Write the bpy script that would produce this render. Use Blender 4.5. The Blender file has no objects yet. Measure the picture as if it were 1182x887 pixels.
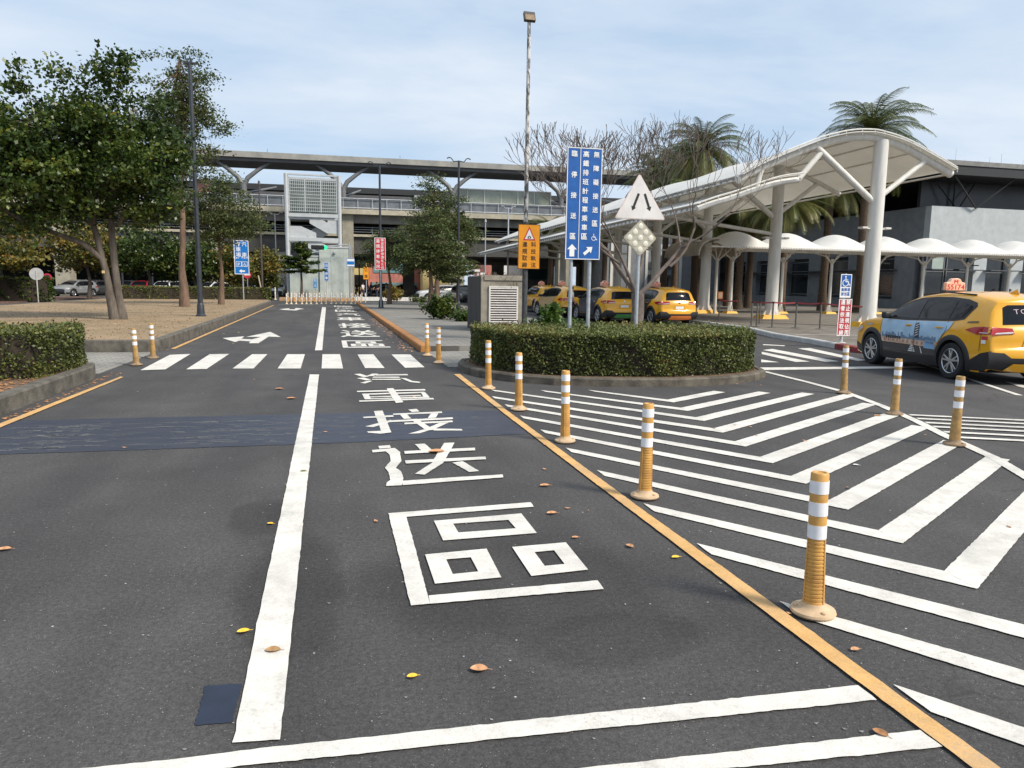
import bpy, bmesh, math, random
import numpy as np
from mathutils import Vector, Matrix
random.seed(7); rng=np.random.default_rng(7)
PI=math.pi; R=math.radians
S=bpy.context.scene; C=S.collection
# ------------------------------------------------------------ camera survey
F=830.;CH=1.65
yaw=math.atan(211/F); roll=.014; hy=326+roll*211; pitch=math.atan((443.5-hy)/F)
def ray(u,v):
    x=u-591;y=443.5-v
    c,s=math.cos(roll),math.sin(roll); x,y=x*c-y*s,x*s+y*c
    fy=F*math.cos(pitch)+y*math.sin(pitch); fz=-F*math.sin(pitch)+y*math.cos(pitch)
    cy,sy=math.cos(yaw),math.sin(yaw)
    return (x*cy+fy*sy,-x*sy+fy*cy,fz)
def g(u,v,z=0):
    r=ray(u,v);t=(z-CH)/r[2];return (r[0]*t,r[1]*t)
def at(u,v,Y):
    r=ray(u,v);t=Y/r[1];return (r[0]*t,Y,CH+r[2]*t)
# ------------------------------------------------------------ object helpers
def tag(o,label=None,cat=None,group=None,kind=None):
    if label:o['label']=label
    if cat:o['category']=cat
    if group:o['group']=group
    if kind:o['kind']=kind
    return o
def thing(name,label,cat,loc=(0,0,0),rz=0,group=None):
    o=bpy.data.objects.new(name,None);C.objects.link(o);o.location=loc;o.rotation_euler=(0,0,rz)
    o.empty_display_size=.2
    return tag(o,label,cat,group)
KIDS={}
def link(o,parent=None):
    C.objects.link(o)
    if parent is not None:
        o.parent=parent; KIDS.setdefault(parent.name,[]).append(o)
    return o
def copy_tree(o,parent=None,label=None,swap=None):
    c=o.copy();C.objects.link(c)
    if parent is not None:
        c.parent=parent; KIDS.setdefault(parent.name,[]).append(c)
    if label:c['label']=label
    if swap and c.type=='MESH' and c.data.materials and c.data.materials[0] and c.data.materials[0].name in swap:
        key=(c.data.name,)+tuple(sorted((k,v.name) for k,v in swap.items()))
        if key not in SWAPC:
            d=c.data.copy()
            d.materials[0]=swap[c.data.materials[0].name]; SWAPC[key]=d
        c.data=SWAPC[key]
    for k in list(KIDS.get(o.name,[])): copy_tree(k,c,None,swap)
    return c
SWAPC={}
class MB:
    def __init__(s): s.v=[];s.f=[]
    def add(s,vs,fs):
        n=len(s.v); s.v+=[tuple(p) for p in vs]; s.f+=[tuple(i+n for i in f) for f in fs]; return s
    def box(s,cx,cy,cz,sx,sy,sz,rz=0,rx=0,ry=0,taper=1.):
        vs=[]
        M=Matrix.Translation((cx,cy,cz))@Matrix.Rotation(rz,4,'Z')@Matrix.Rotation(ry,4,'Y')@Matrix.Rotation(rx,4,'X')
        for k in (-.5,.5):
            t=taper if k>0 else 1
            for a,b in ((-.5,-.5),(.5,-.5),(.5,.5),(-.5,.5)): vs.append(M@Vector((a*sx*t,b*sy*t,k*sz)))
        return s.add(vs,[(0,3,2,1),(4,5,6,7),(0,1,5,4),(1,2,6,5),(2,3,7,6),(3,0,4,7)])
    def bx(s,x0,x1,y0,y1,z0,z1): return s.box((x0+x1)/2,(y0+y1)/2,(z0+z1)/2,abs(x1-x0),abs(y1-y0),abs(z1-z0))
    def tube(s,pts,rad,n=8,cap=True):
        pts=[Vector(p) for p in pts]
        if not hasattr(rad,'__len__'): rad=[rad]*len(pts)
        vs=[];fs=[];m=len(pts);pa=None
        for i,p in enumerate(pts):
            d=(pts[min(i+1,m-1)]-pts[max(i-1,0)])
            if d.length<1e-9:d=Vector((0,0,1))
            d.normalize()
            if pa is None:
                pa=d.cross(Vector((0,1,0)) if abs(d.y)<.9 else Vector((1,0,0))).normalized()
            else:
                pa=(pa-d*pa.dot(d))
                pa=pa.normalized() if pa.length>1e-6 else d.orthogonal().normalized()
            b=d.cross(pa)
            for k in range(n):
                a=2*PI*k/n; vs.append(p+(pa*math.cos(a)+b*math.sin(a))*rad[i])
        for i in range(m-1):
            for k in range(n):
                k2=(k+1)%n; fs.append((i*n+k,i*n+k2,(i+1)*n+k2,(i+1)*n+k))
        if cap: fs.append(tuple(range(n))[::-1]); fs.append(tuple((m-1)*n+k for k in range(n)))
        return s.add(vs,fs)
    def lathe(s,prof,c=(0,0,0),n=20,axis='z'):
        vs=[];fs=[];m=len(prof)
        for r,z in prof:
            for k in range(n):
                a=2*PI*k/n
                if axis=='z': q=(c[0]+r*math.cos(a),c[1]+r*math.sin(a),c[2]+z)
                elif axis=='x': q=(c[0]+z,c[1]+r*math.cos(a),c[2]+r*math.sin(a))
                else: q=(c[0]+r*math.cos(a),c[1]+z,c[2]+r*math.sin(a))
                vs.append(q)
        for i in range(m-1):
            for k in range(n):
                k2=(k+1)%n; fs.append((i*n+k,i*n+k2,(i+1)*n+k2,(i+1)*n+k))
        fs.append(tuple(range(n))[::-1]); fs.append(tuple((m-1)*n+k for k in range(n)))
        return s.add(vs,fs)
    def prism(s,poly,z0,z1):
        n=len(poly); vs=[(p[0],p[1],z0) for p in poly]+[(p[0],p[1],z1) for p in poly]
        fs=[tuple(range(n))[::-1],tuple(range(n,2*n))]+[(i,(i+1)%n,n+(i+1)%n,n+i) for i in range(n)]
        return s.add(vs,fs)
    def prismY(s,poly,y0,y1):   # poly in x,z
        n=len(poly); vs=[(p[0],y0,p[1]) for p in poly]+[(p[0],y1,p[1]) for p in poly]
        fs=[tuple(range(n)),tuple(range(n,2*n))[::-1]]+[((i+1)%n,i,n+i,n+(i+1)%n) for i in range(n)]
        return s.add(vs,fs)
    def flat(s,poly,z):
        return s.add([(p[0],p[1],z) for p in poly],[tuple(range(len(poly)))])
    def glyph(s,ch,x,z,sx,sz,y=0,rot=0,bold=.02):
        vs,fs=glyph(ch,bold)
        c,sn=math.cos(rot),math.sin(rot)
        return s.add([(x+a*sx,y-k*.0004,z+b*sz) for a,b,k in vs],fs)
    def glyph_fn(s,ch,fn,bold=.02,dv=(0,0,.0004)):
        vs,fs=glyph(ch,bold); o=[]
        for a,b,k in vs:
            p=fn(a,b);o.append((p[0]+dv[0]*k,p[1]+dv[1]*k,p[2]+dv[2]*k))
        return s.add(o,fs)
    def build(s,name,mat,parent=None,smooth=False,bevel=0,up=False):
        me=bpy.data.meshes.new(name); me.from_pydata(s.v,[],s.f)
        bm=bmesh.new();bm.from_mesh(me)
        if bevel:
            es=[e for e in bm.edges if len(e.link_faces)==2 and e.calc_face_angle(0)>.6]
            try: bmesh.ops.bevel(bm,geom=es,offset=bevel,segments=2,affect='EDGES',profile=.5)
            except Exception: pass
        if up:
            for f in bm.faces:
                f.normal_update()
                if f.normal.z<0: f.normal_flip()
        else: bmesh.ops.recalc_face_normals(bm,faces=bm.faces)
        bm.to_mesh(me);bm.free()
        if smooth:
            me.shade_smooth()
            me.set_sharp_from_angle(angle=R(smooth if smooth is not True else 40))
        me.materials.append(mat)
        return link(bpy.data.objects.new(name,me),parent)
GC={}
def glyph(ch,bold=.02):
    k=(ch,bold)
    if k in GC:return GC[k]
    c=bpy.data.curves.new('g','FONT');c.body=ch;c.fill_mode='FRONT';c.resolution_u=3
    o=bpy.data.objects.new('g',c);C.objects.link(o)
    dg=bpy.context.evaluated_depsgraph_get()
    m=bpy.data.meshes.new_from_object(o.evaluated_get(dg))
    vs=[(v.co.x,v.co.y) for v in m.vertices];fs=[tuple(p.vertices) for p in m.polygons]
    if vs:
        xs=[a for a,b in vs];ys=[b for a,b in vs];w=max(xs)-min(xs);h=max(ys)-min(ys);d=max(w,h) or 1
        cx=(max(xs)+min(xs))/2;cy=(max(ys)+min(ys))/2
        if ord(ch)>0x2000: vs=[((a-cx)/max(w,.01*d if w>.3*d else d),(b-cy)/max(h,.01*d if h>.3*d else d)) for a,b in vs]
        else: vs=[((a-cx)/.72,(b-.36)/.72) for a,b in vs]
    bpy.data.objects.remove(o);bpy.data.meshes.remove(m)
    d=bold*.9;V=[];F_=[];n=len(vs)
    for i,(dx,dz) in enumerate(((0,0),(d,0),(-d,0),(0,d),(0,-d)) if bold>.005 else ((0,0),)):
        V+=[(a+dx,b_+dz,i) for a,b_ in vs];F_+=[tuple(q+n*i for q in f) for f in fs]
    GC[k]=(V,F_);return GC[k]
SN={'kerb_orange':'orange_kerb','kerb_hedge_island':'hedge_island_kerb','kerb_grass_island':'lawn_kerb','kerb_white_platform':'white_kerb','kerb_red_platform':'red_kerb','kerb_island':'round_island_kerb','planting_soil_left':'planting_ground','grass_lawn':'lawn','crossing_pavement_right':'crossing_pavement','crossing_pavement_left':'crossing_pavement','pavement_right':'grey_pavement','island_soil':'island_ground','platform_paving_band':'pavement_strip','sealed_trench_band':'sealed_road_strip','sealed_patch_small':'sealed_road_strip','far_ground':'ground'}
def struct(name,mb,mat,**k):
    nm=SN.get(name,name)
    if any(w in nm for w in ('line','lettering','crossing','arrow','bar','hatching','marking','streaks')) and 'pavement' not in nm: nm='road_markings'
    o=mb.build(nm,mat,**k);o['kind']='structure';return o
# ------------------------------------------------------------ materials
MATS={}
def mat(name,c,rough=.7,var=.15,scale=4,metal=0,bump=0,bscale=60,c2=None,spec=.5,coat=0,stretch=None,detail=6,sharp=0):
    if name in MATS:return MATS[name]
    m=bpy.data.materials.new(name);m.use_nodes=True;nt=m.node_tree;N=nt.nodes;L=nt.links
    b=N['Principled BSDF'];b.inputs['Roughness'].default_value=rough;b.inputs['Metallic'].default_value=metal
    b.inputs['Specular IOR Level'].default_value=spec
    if coat: b.inputs['Coat Weight'].default_value=coat;b.inputs['Coat Roughness'].default_value=.05
    tc=N.new('ShaderNodeTexCoord');co=tc.outputs['Object']
    if stretch:
        mp=N.new('ShaderNodeMapping');mp.inputs['Scale'].default_value=stretch;L.new(co,mp.inputs['Vector']);co=mp.outputs['Vector']
    if var>0 or c2:
        n=N.new('ShaderNodeTexNoise');n.inputs['Scale'].default_value=scale;n.inputs['Detail'].default_value=detail;n.inputs['Roughness'].default_value=.65
        L.new(co,n.inputs['Vector'])
        r=N.new('ShaderNodeValToRGB')
        a=c2 if c2 else tuple(x*(1-var) for x in c); e=c if c2 else tuple(min(1,x*(1+var)) for x in c)
        r.color_ramp.elements[0].position=.35 if not sharp else .5-sharp;r.color_ramp.elements[1].position=.65 if not sharp else .5+sharp
        r.color_ramp.elements[0].color=(*a,1);r.color_ramp.elements[1].color=(*e,1)
        L.new(n.outputs['Fac'],r.inputs['Fac']);L.new(r.outputs['Color'],b.inputs['Base Color'])
    else: b.inputs['Base Color'].default_value=(*c,1)
    if bump:
        n2=N.new('ShaderNodeTexNoise');n2.inputs['Scale'].default_value=bscale;n2.inputs['Detail'].default_value=4
        L.new(co,n2.inputs['Vector']);bu=N.new('ShaderNodeBump');bu.inputs['Strength'].default_value=bump;bu.inputs['Distance'].default_value=.02
        L.new(n2.outputs['Fac'],bu.inputs['Height']);L.new(bu.outputs['Normal'],b.inputs['Normal'])
    MATS[name]=m;return m
def leafmat(name,cols,trans=.25,rough=.5):
    m=bpy.data.materials.new(name);m.use_nodes=True;nt=m.node_tree;N=nt.nodes;L=nt.links
    b=N['Principled BSDF'];b.inputs['Roughness'].default_value=rough;b.inputs['Specular IOR Level'].default_value=.4
    a=N.new('ShaderNodeAttribute');a.attribute_name='tint'
    r=N.new('ShaderNodeValToRGB');cr=r.color_ramp
    cr.elements[0].position=0;cr.elements[0].color=(*cols[0],1);cr.elements[1].position=1;cr.elements[1].color=(*cols[-1],1)
    for i,c in enumerate(cols[1:-1]):
        e=cr.elements.new((i+1)/(len(cols)-1));e.color=(*c,1)
    L.new(a.outputs['Fac'],r.inputs['Fac']);L.new(r.outputs['Color'],b.inputs['Base Color'])
    t=N.new('ShaderNodeBsdfTranslucent');L.new(r.outputs['Color'],t.inputs['Color'])
    mx=N.new('ShaderNodeMixShader');mx.inputs[0].default_value=trans
    L.new(b.outputs[0],mx.inputs[1]);L.new(t.outputs[0],mx.inputs[2]);L.new(mx.outputs[0],N['Material Output'].inputs['Surface'])
    MATS[name]=m;return m
def asphalt():
    m=bpy.data.materials.new('asphalt');m.use_nodes=True;nt=m.node_tree;N=nt.nodes;L=nt.links
    b=N['Principled BSDF'];b.inputs['Roughness'].default_value=.85;b.inputs['Specular IOR Level'].default_value=.3
    tc=N.new('ShaderNodeTexCoord');co=tc.outputs['Object']
    def noise(s,d=5,r=.6):
        n=N.new('ShaderNodeTexNoise');n.inputs['Scale'].default_value=s;n.inputs['Detail'].default_value=d;n.inputs['Roughness'].default_value=r;L.new(co,n.inputs['Vector']);return n.outputs['Fac']
    def ramp(i,a,bb,pa,pb):
        r=N.new('ShaderNodeValToRGB');r.color_ramp.elements[0].position=pa;r.color_ramp.elements[1].position=pb
        r.color_ramp.elements[0].color=(*a,1);r.color_ramp.elements[1].color=(*bb,1);L.new(i,r.inputs['Fac']);return r.outputs['Color']
    def mul(a,bb,f=1.,mode='MULTIPLY'):
        x=N.new('ShaderNodeMix');x.data_type='RGBA';x.blend_type=mode
        if hasattr(f,'is_linked'): L.new(f,x.inputs[0])
        else: x.inputs[0].default_value=f
        L.new(a,x.inputs[6])
        if isinstance(bb,tuple): x.inputs[7].default_value=(*bb,1)
        else: L.new(bb,x.inputs[7])
        return x.outputs[2]
    base=ramp(noise(1.1,8),(.054,.052,.052),(.076,.0735,.073),.3,.7)
    grain=ramp(noise(110,3,.8),(.55,)*3,(1.45,)*3,.3,.7)
    c=mul(base,grain);c=mul(c,ramp(noise(38,2,.7),(.78,)*3,(1.25,)*3,.32,.68))
    # aggregate specks
    vo=N.new('ShaderNodeTexVoronoi');vo.inputs['Scale'].default_value=75;L.new(co,vo.inputs['Vector'])
    sp=ramp(vo.outputs['Distance'],(1,1,1),(0,0,0),.10,.17)
    pick=ramp(noise(23,2),(0,0,0),(1,1,1),.52,.6)
    c=mul(c,(.36,.35,.34),mul(sp,pick),'MIX')
    # chalky specks
    vo2=N.new('ShaderNodeTexVoronoi');vo2.inputs['Scale'].default_value=9;L.new(co,vo2.inputs['Vector'])
    sp2=ramp(vo2.outputs['Distance'],(1,1,1),(0,0,0),.035,.055)
    c=mul(c,(.5,.5,.48),mul(sp2,ramp(noise(3,2),(0,0,0),(1,1,1),.5,.55)),'MIX')
    # worn lighter wheel tracks / oil stains of their own shape
    mp=N.new('ShaderNodeMapping');mp.inputs['Scale'].default_value=(1.2,.18,1);L.new(co,mp.inputs['Vector'])
    n=N.new('ShaderNodeTexNoise');n.inputs['Scale'].default_value=1;n.inputs['Detail'].default_value=4;L.new(mp.outputs[0],n.inputs['Vector'])
    c=mul(c,ramp(n.outputs['Fac'],(.80,.80,.81),(1.20,1.18,1.16),.35,.68))
    # damp patch around the painted character
    def blob(cx,cy,rx,ry,edge):
        p=N.new('ShaderNodeMapping');p.inputs['Location'].default_value=(-cx/rx,-cy/ry,0);p.inputs['Scale'].default_value=(1/rx,1/ry,0)
        w=N.new('ShaderNodeTexNoise');w.inputs['Scale'].default_value=2.6;w.inputs['Detail'].default_value=10;w.inputs['Roughness'].default_value=.7;L.new(co,w.inputs['Vector'])
        ad=N.new('ShaderNodeVectorMath');ad.operation='MULTIPLY_ADD';L.new(w.outputs['Color'],ad.inputs[0]);ad.inputs[1].default_value=(.5,.5,0);L.new(co,ad.inputs[2])
        L.new(ad.outputs[0],p.inputs['Vector'])
        ln=N.new('ShaderNodeVectorMath');ln.operation='LENGTH';L.new(p.outputs[0],ln.inputs[0])
        return ramp(ln.outputs['Value'],(1,1,1),(0,0,0),1-edge,1.)
    for (cx,cy,rx,ry) in ((.95,3.75,1.0,.75),(1.3,3.0,.55,.3),(-.22,3.9,.32,1.0),(-.5,5.2,.25,.5)):
        c=mul(c,mul(c,(.72,.71,.71)),blob(cx+.25,cy+.25,rx,ry,.30),'MIX')
    # cracks
    vc=N.new('ShaderNodeTexVoronoi');vc.feature='DISTANCE_TO_EDGE';vc.inputs['Scale'].default_value=.35
    wn=N.new('ShaderNodeTexNoise');wn.inputs['Scale'].default_value=3;L.new(co,wn.inputs['Vector'])
    ad=N.new('ShaderNodeVectorMath');ad.operation='MULTIPLY_ADD';L.new(wn.outputs['Color'],ad.inputs[0]);ad.inputs[1].default_value=(.6,.6,0);L.new(co,ad.inputs[2]);L.new(ad.outputs[0],vc.inputs['Vector'])
    c=mul(c,(.03,.03,.03),mul(ramp(vc.outputs['Distance'],(1,1,1),(0,0,0),.0,.006),ramp(noise(.35,2),(0,0,0),(.6,.6,.6),.55,.6)),'MIX')
    L.new(c,b.inputs['Base Color'])
    bu=N.new('ShaderNodeBump');bu.inputs['Strength'].default_value=.5;bu.inputs['Distance'].default_value=.006;L.new(noise(130,3,.7),bu.inputs['Height']);L.new(bu.outputs[0],b.inputs['Normal'])
    return m
def paint(name,col,wear=.5,dirt=(.28,.27,.25)):
    m=bpy.data.materials.new(name);m.use_nodes=True;nt=m.node_tree;N=nt.nodes;L=nt.links
    b=N['Principled BSDF'];b.inputs['Roughness'].default_value=.75;b.inputs['Specular IOR Level'].default_value=.25
    tc=N.new('ShaderNodeTexCoord');co=tc.outputs['Object']
    def noise(s,d=5,r=.6):
        n=N.new('ShaderNodeTexNoise');n.inputs['Scale'].default_value=s;n.inputs['Detail'].default_value=d;n.inputs['Roughness'].default_value=r;L.new(co,n.inputs['Vector']);return n.outputs['Fac']
    def ramp(i,a,bb,pa,pb):
        r=N.new('ShaderNodeValToRGB');r.color_ramp.elements[0].position=pa;r.color_ramp.elements[1].position=pb
        r.color_ramp.elements[0].color=(*a,1);r.color_ramp.elements[1].color=(*bb,1);L.new(i,r.inputs['Fac']);return r.outputs['Color']
    def mix(a,bb,f,mode='MIX'):
        x=N.new('ShaderNodeMix');x.data_type='RGBA';x.blend_type=mode
        if hasattr(f,'is_linked'): L.new(f,x.inputs[0])
        else: x.inputs[0].default_value=f
        L.new(a,x.inputs[6])
        if isinstance(bb,tuple): x.inputs[7].default_value=(*bb,1)
        else: L.new(bb,x.inputs[7])
        return x.outputs[2]
    c=ramp(noise(4,9,.75),tuple(x*.76 for x in col),tuple(min(1,x*1.07) for x in col),.32,.6)
    c=mix(c,ramp(noise(120,3,.8),(.78,)*3,(1.08,)*3,.3,.6),1.,'MULTIPLY')
    f=N.new('ShaderNodeMath');f.operation='MULTIPLY'
    rr=ramp(noise(60,4,.85),(0,0,0),(1,1,1),.54,.68);r2=ramp(noise(1.3,6),(.12,)*3,(1,1,1),.40,.64)
    c=mix(c,dirt,mix(rr,r2,1.,'MULTIPLY'))
    c=mix(c,(.30,.29,.275),ramp(noise(.9,5,.6),(0,0,0),(.42,)*3,.48,.72))
    c=mix(c,(.06,.058,.055),ramp(noise(34,6,.8),(0,0,0),(wear,)*3,.66,.70))
    L.new(c,b.inputs['Base Color'])
    bu=N.new('ShaderNodeBump');bu.inputs['Strength'].default_value=.3;bu.inputs['Distance'].default_value=.005;L.new(noise(120,3,.7),bu.inputs['Height']);L.new(bu.outputs[0],b.inputs['Normal'])
    MATS[name]=m;return m
def pavers(name,c1,c2,mortar,bw=.2,bh=.1,scale=1.,rough=.85):
    m=bpy.data.materials.new(name);m.use_nodes=True;nt=m.node_tree;N=nt.nodes;L=nt.links
    b=N['Principled BSDF'];b.inputs['Roughness'].default_value=rough;b.inputs['Specular IOR Level'].default_value=.3
    tc=N.new('ShaderNodeTexCoord')
    br=N.new('ShaderNodeTexBrick');br.inputs['Color1'].default_value=(*c1,1);br.inputs['Color2'].default_value=(*c2,1);br.inputs['Mortar'].default_value=(*mortar,1)
    br.inputs['Scale'].default_value=scale;br.inputs['Brick Width'].default_value=bw;br.inputs['Row Height'].default_value=bh;br.inputs['Mortar Size'].default_value=bh*.06
    L.new(tc.outputs['Object'],br.inputs['Vector'])
    n=N.new('ShaderNodeTexNoise');n.inputs['Scale'].default_value=.8;n.inputs['Detail'].default_value=8;n.inputs['Roughness'].default_value=.7;L.new(tc.outputs['Object'],n.inputs['Vector'])
    r=N.new('ShaderNodeValToRGB');r.color_ramp.elements[0].position=.3;r.color_ramp.elements[1].position=.7;r.color_ramp.elements[0].color=(.72,.71,.69,1);r.color_ramp.elements[1].color=(1.15,1.14,1.1,1);L.new(n.outputs['Fac'],r.inputs['Fac'])
    x=N.new('ShaderNodeMix');x.data_type='RGBA';x.blend_type='MULTIPLY';x.inputs[0].default_value=1;L.new(br.outputs['Color'],x.inputs[6]);L.new(r.outputs['Color'],x.inputs[7]);L.new(x.outputs[2],b.inputs['Base Color'])
    MATS[name]=m;return m
ASPH=asphalt()
WHITE=paint('road_paint_white',(.68,.655,.60))
YEL=paint('road_paint_yellow',(.64,.38,.145))
BLACKPATCH=mat('blue_black_sealer',(.019,.023,.040),.5,.35,5,c2=(.036,.040,.056),bump=.2,bscale=40,stretch=(.35,3,1))
WORNW=paint('faded_white',(.24,.24,.23),.8)
CONC=mat('concrete',(.30,.28,.25),.9,.3,2.5,bump=.3,bscale=30,c2=(.17,.16,.14))
KERB=mat('kerb_concrete',(.155,.135,.105),.9,.3,3.5,bump=.5,bscale=35,c2=(.06,.052,.042))
KERBD=mat('kerb_concrete_dark',(.155,.14,.115),.9,.3,4,bump=.5,bscale=35,c2=(.06,.056,.048))
KERBO=mat('kerb_orange_paint',(.48,.21,.055),.8,.3,3,c2=(.27,.12,.04),bump=.3,bscale=30)
KERBW=mat('kerb_white_paint',(.55,.55,.53),.7,.2,4,c2=(.38,.38,.37))
KERBR=mat('kerb_red_paint',(.28,.035,.035),.7,.3,5,c2=(.16,.03,.03))
GALV=mat('galvanised_steel',(.42,.45,.48),.45,.15,12,metal=.35)
DARKPOLE=mat('dark_grey_pole',(.032,.038,.048),.45,.25,5)
STEELW=mat('white_steel',(.74,.72,.67),.42,.05,2.5,c2=(.60,.58,.53),stretch=(2,2,.35))
FABRIC=mat('white_membrane',(.80,.79,.76),.6,.06,1.2,bump=.05,bscale=4)
_n=FABRIC.node_tree;_t=_n.nodes.new('ShaderNodeBsdfTranslucent');_t.inputs['Color'].default_value=(.8,.78,.72,1);_m=_n.nodes.new('ShaderNodeMixShader');_m.inputs[0].default_value=.30
_n.links.new(_n.nodes['Principled BSDF'].outputs[0],_m.inputs[1]);_n.links.new(_t.outputs[0],_m.inputs[2]);_n.links.new(_m.outputs[0],_n.nodes['Material Output'].inputs['Surface'])
BLUE=mat('sign_blue',(.012,.10,.36),.4,.15,6)
BLUE2=mat('sign_blue_light',(.008,.16,.50),.4,.1,6)
SIGNW=mat('sign_white',(.80,.80,.80),.4,.04,6)
ORANGE=mat('sign_orange',(.86,.33,.012),.45,.05,5)
RED=mat('sign_red',(.55,.03,.05),.45,.1,6)
REDW=mat('sign_red_weathered',(.42,.04,.05),.5,.15,6)
BLACK=mat('black_lettering',(.014,.014,.014),.5,0)
CONTAXI=None
YTAXI=mat('taxi_yellow_paint',(.83,.40,.010),.28,.03,2,coat=.7)
GLASS=mat('dark_glass',(.006,.007,.010),.05,0,1,spec=.35)
GLASSW=mat('window_glass',(.018,.022,.026),.08,.2,2,spec=.6)
PLAST=mat('black_plastic',(.022,.022,.024),.55,.1,10)
RUBBER=mat('tyre_rubber',(.016,.016,.017),.8,.15,20)
ALLOY=mat('alloy_rim',(.50,.51,.53),.3,.05,10,metal=.8)
CHROME=mat('chrome',(.6,.6,.62),.15,0,1,metal=1)
TAIL=mat('red_lens',(.38,.008,.012),.15,.1,20,coat=.5)
CLEARL=mat('clear_lens',(.60,.56,.56),.2,.1,20,coat=.5)
BARKG=mat('bark_grey',(.16,.135,.11),.9,.4,6,bump=.8,bscale=18,c2=(.07,.055,.045),stretch=(1,1,.25))
BARKB=mat('bark_brown',(.20,.125,.085),.9,.4,6,bump=.8,bscale=18,c2=(.09,.06,.04),stretch=(1,1,.2))
BARKL=mat('bark_bare_branches',(.17,.135,.115),.9,.3,6,c2=(.095,.075,.065))
PALMB=mat('palm_bark',(.15,.10,.065),.95,.4,14,bump=1,bscale=10,c2=(.055,.04,.028))
DRY=mat('dry_leaf_brown',(.36,.17,.07),.7,.3,30)
DRY2=mat('dry_leaf_tan',(.50,.26,.13),.7,.3,30)
DRYY=mat('dry_leaf_yellow',(.75,.47,.04),.6,.2,30)
# ------------------------------------------------------------ ground, roads
def noisegrass():
    m=mat('dry_grass',(.335,.235,.145),.95,.3,.7,bump=.8,bscale=45,c2=(.21,.155,.085),detail=12);return m
GRASS=noisegrass()
b=MB();b.flat([(-900,-900),(900,-900),(900,900),(-900,900)],-.06);struct('ground',b,mat('far_ground',(.16,.15,.13),.95,.3,.05))
b=MB();b.flat([(-60,-25),(60,-25),(60,76),(-60,76)],0);struct('road',b,ASPH)
PAVG=pavers('grey_pavers',(.25,.24,.225),(.215,.205,.19),(.10,.095,.09),.4,.2)
PAVP=pavers('platform_pavers',(.215,.195,.17),(.185,.165,.145),(.10,.09,.08),.6,.3)
PAVL=pavers('light_crossing_pavers',(.29,.28,.26),(.25,.24,.225),(.12,.115,.105),.3,.15)
# crossing strip pavers at road level
b=MB();b.prism([(2.28,14.1),(8.8,14.8),(8.8,17.6),(2.25,17.45)],-.03,.010);struct('crossing_pavement_right',b,PAVL)
b=MB();b.prism([(-3.95,13.9),(-3.88,17.9),(-30,19.0),(-30,14.2)],-.03,.012);struct('crossing_pavement_left',b,PAVL)
# right pavement
b=MB();b.prism([(2.38,17.6),(8.8,17.7),(9.2,40),(9.4,57),(2.25,57.5)],0,.13);struct('pavement_right',b,PAVG)
def kerb(name,pts,w,h,m,side=1,z0=-.02,step=1.):
    # extruded ribbon with slight segment joints
    pts=[Vector((p[0],p[1],0)) for p in pts];mb=MB();L=[];Rr=[]
    for i,p in enumerate(pts):
        d=(pts[min(i+1,len(pts)-1)]-pts[max(i-1,0)]).normalized();n=Vector((-d.y,d.x,0))*side
        L.append(p);Rr.append(p+n*w)
    vs=[];fs=[];bev=.025
    for a,c in zip(L,Rr):
        dn=(c-a).normalized()
        vs+=[(a.x,a.y,z0),(a.x,a.y,h-bev),(a.x+dn.x*bev,a.y+dn.y*bev,h),(c.x-dn.x*bev,c.y-dn.y*bev,h),(c.x,c.y,h-bev),(c.x,c.y,z0)]
    for i in range(len(L)-1):
        for k in range(5): fs.append((i*6+k,i*6+k+1,(i+1)*6+k+1,(i+1)*6+k))
    fs.append(tuple(range(6)));fs.append(tuple((len(L)-1)*6+k for k in range(6)))
    mb.add(vs,fs);return struct(name,mb,m)
kerb('kerb_orange',[(2.13,17.4),(2.10,30),(2.06,45),(2.03,57.5)],.24,.15,KERBO,-1)
# left islands
kerb('kerb_hedge_island',[(-4.1,-6),(-3.95,6),(-3.86,10),(-3.82,13.2),(-3.95,13.75),(-4.4,13.95),(-30,14.25)],.2,.22,KERBD,1)
b=MB();b.prism([(-4.25,-6),(-4.02,10),(-4.0,13.3),(-4.3,13.8),(-30,14.1),(-30,-6)],0,.2);struct('planting_soil_left',b,mat('soil_litter',(.20,.12,.07),.95,.4,9,c2=(.09,.06,.04),bump=.8,bscale=40))
kerb('kerb_grass_island',[(-30,19.2),(-4.9,18.0),(-4.05,17.95),(-3.86,18.2),(-3.84,19),(-3.88,30),(-3.92,40),(-3.98,54),(-4.2,56.5)],.2,.28,KERBD,1)
b=MB();b.prism([(-30,19.35),(-4.9,18.15),(-4.2,18.1),(-4.02,18.4),(-4.05,30),(-4.1,54),(-4.4,58.5),(-15.5,58.5),(-15.4,55.6),(-15.8,49),(-16,39),(-30,36.0)],0,.275);struct('grass_lawn',b,GRASS)
b=MB();b.prism([(-30,36.2),(-16.2,39.2),(-15.9,49),(-15.6,58.5),(-15.5,70),(-19,70),(-19.5,52),(-30,46)],0,.05);struct('side_path',b,mat('side_asphalt',(.09,.082,.08),.9,.2,2))
b=MB();b.prism([(-40,44),(-30,46.3),(-19.7,52.3),(-19.3,70),(-40,70)],0,.12);struct('brick_path',b,pavers('brick_path',(.22,.13,.10),(.18,.11,.09),(.1,.08,.07),.4,.2))
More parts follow.
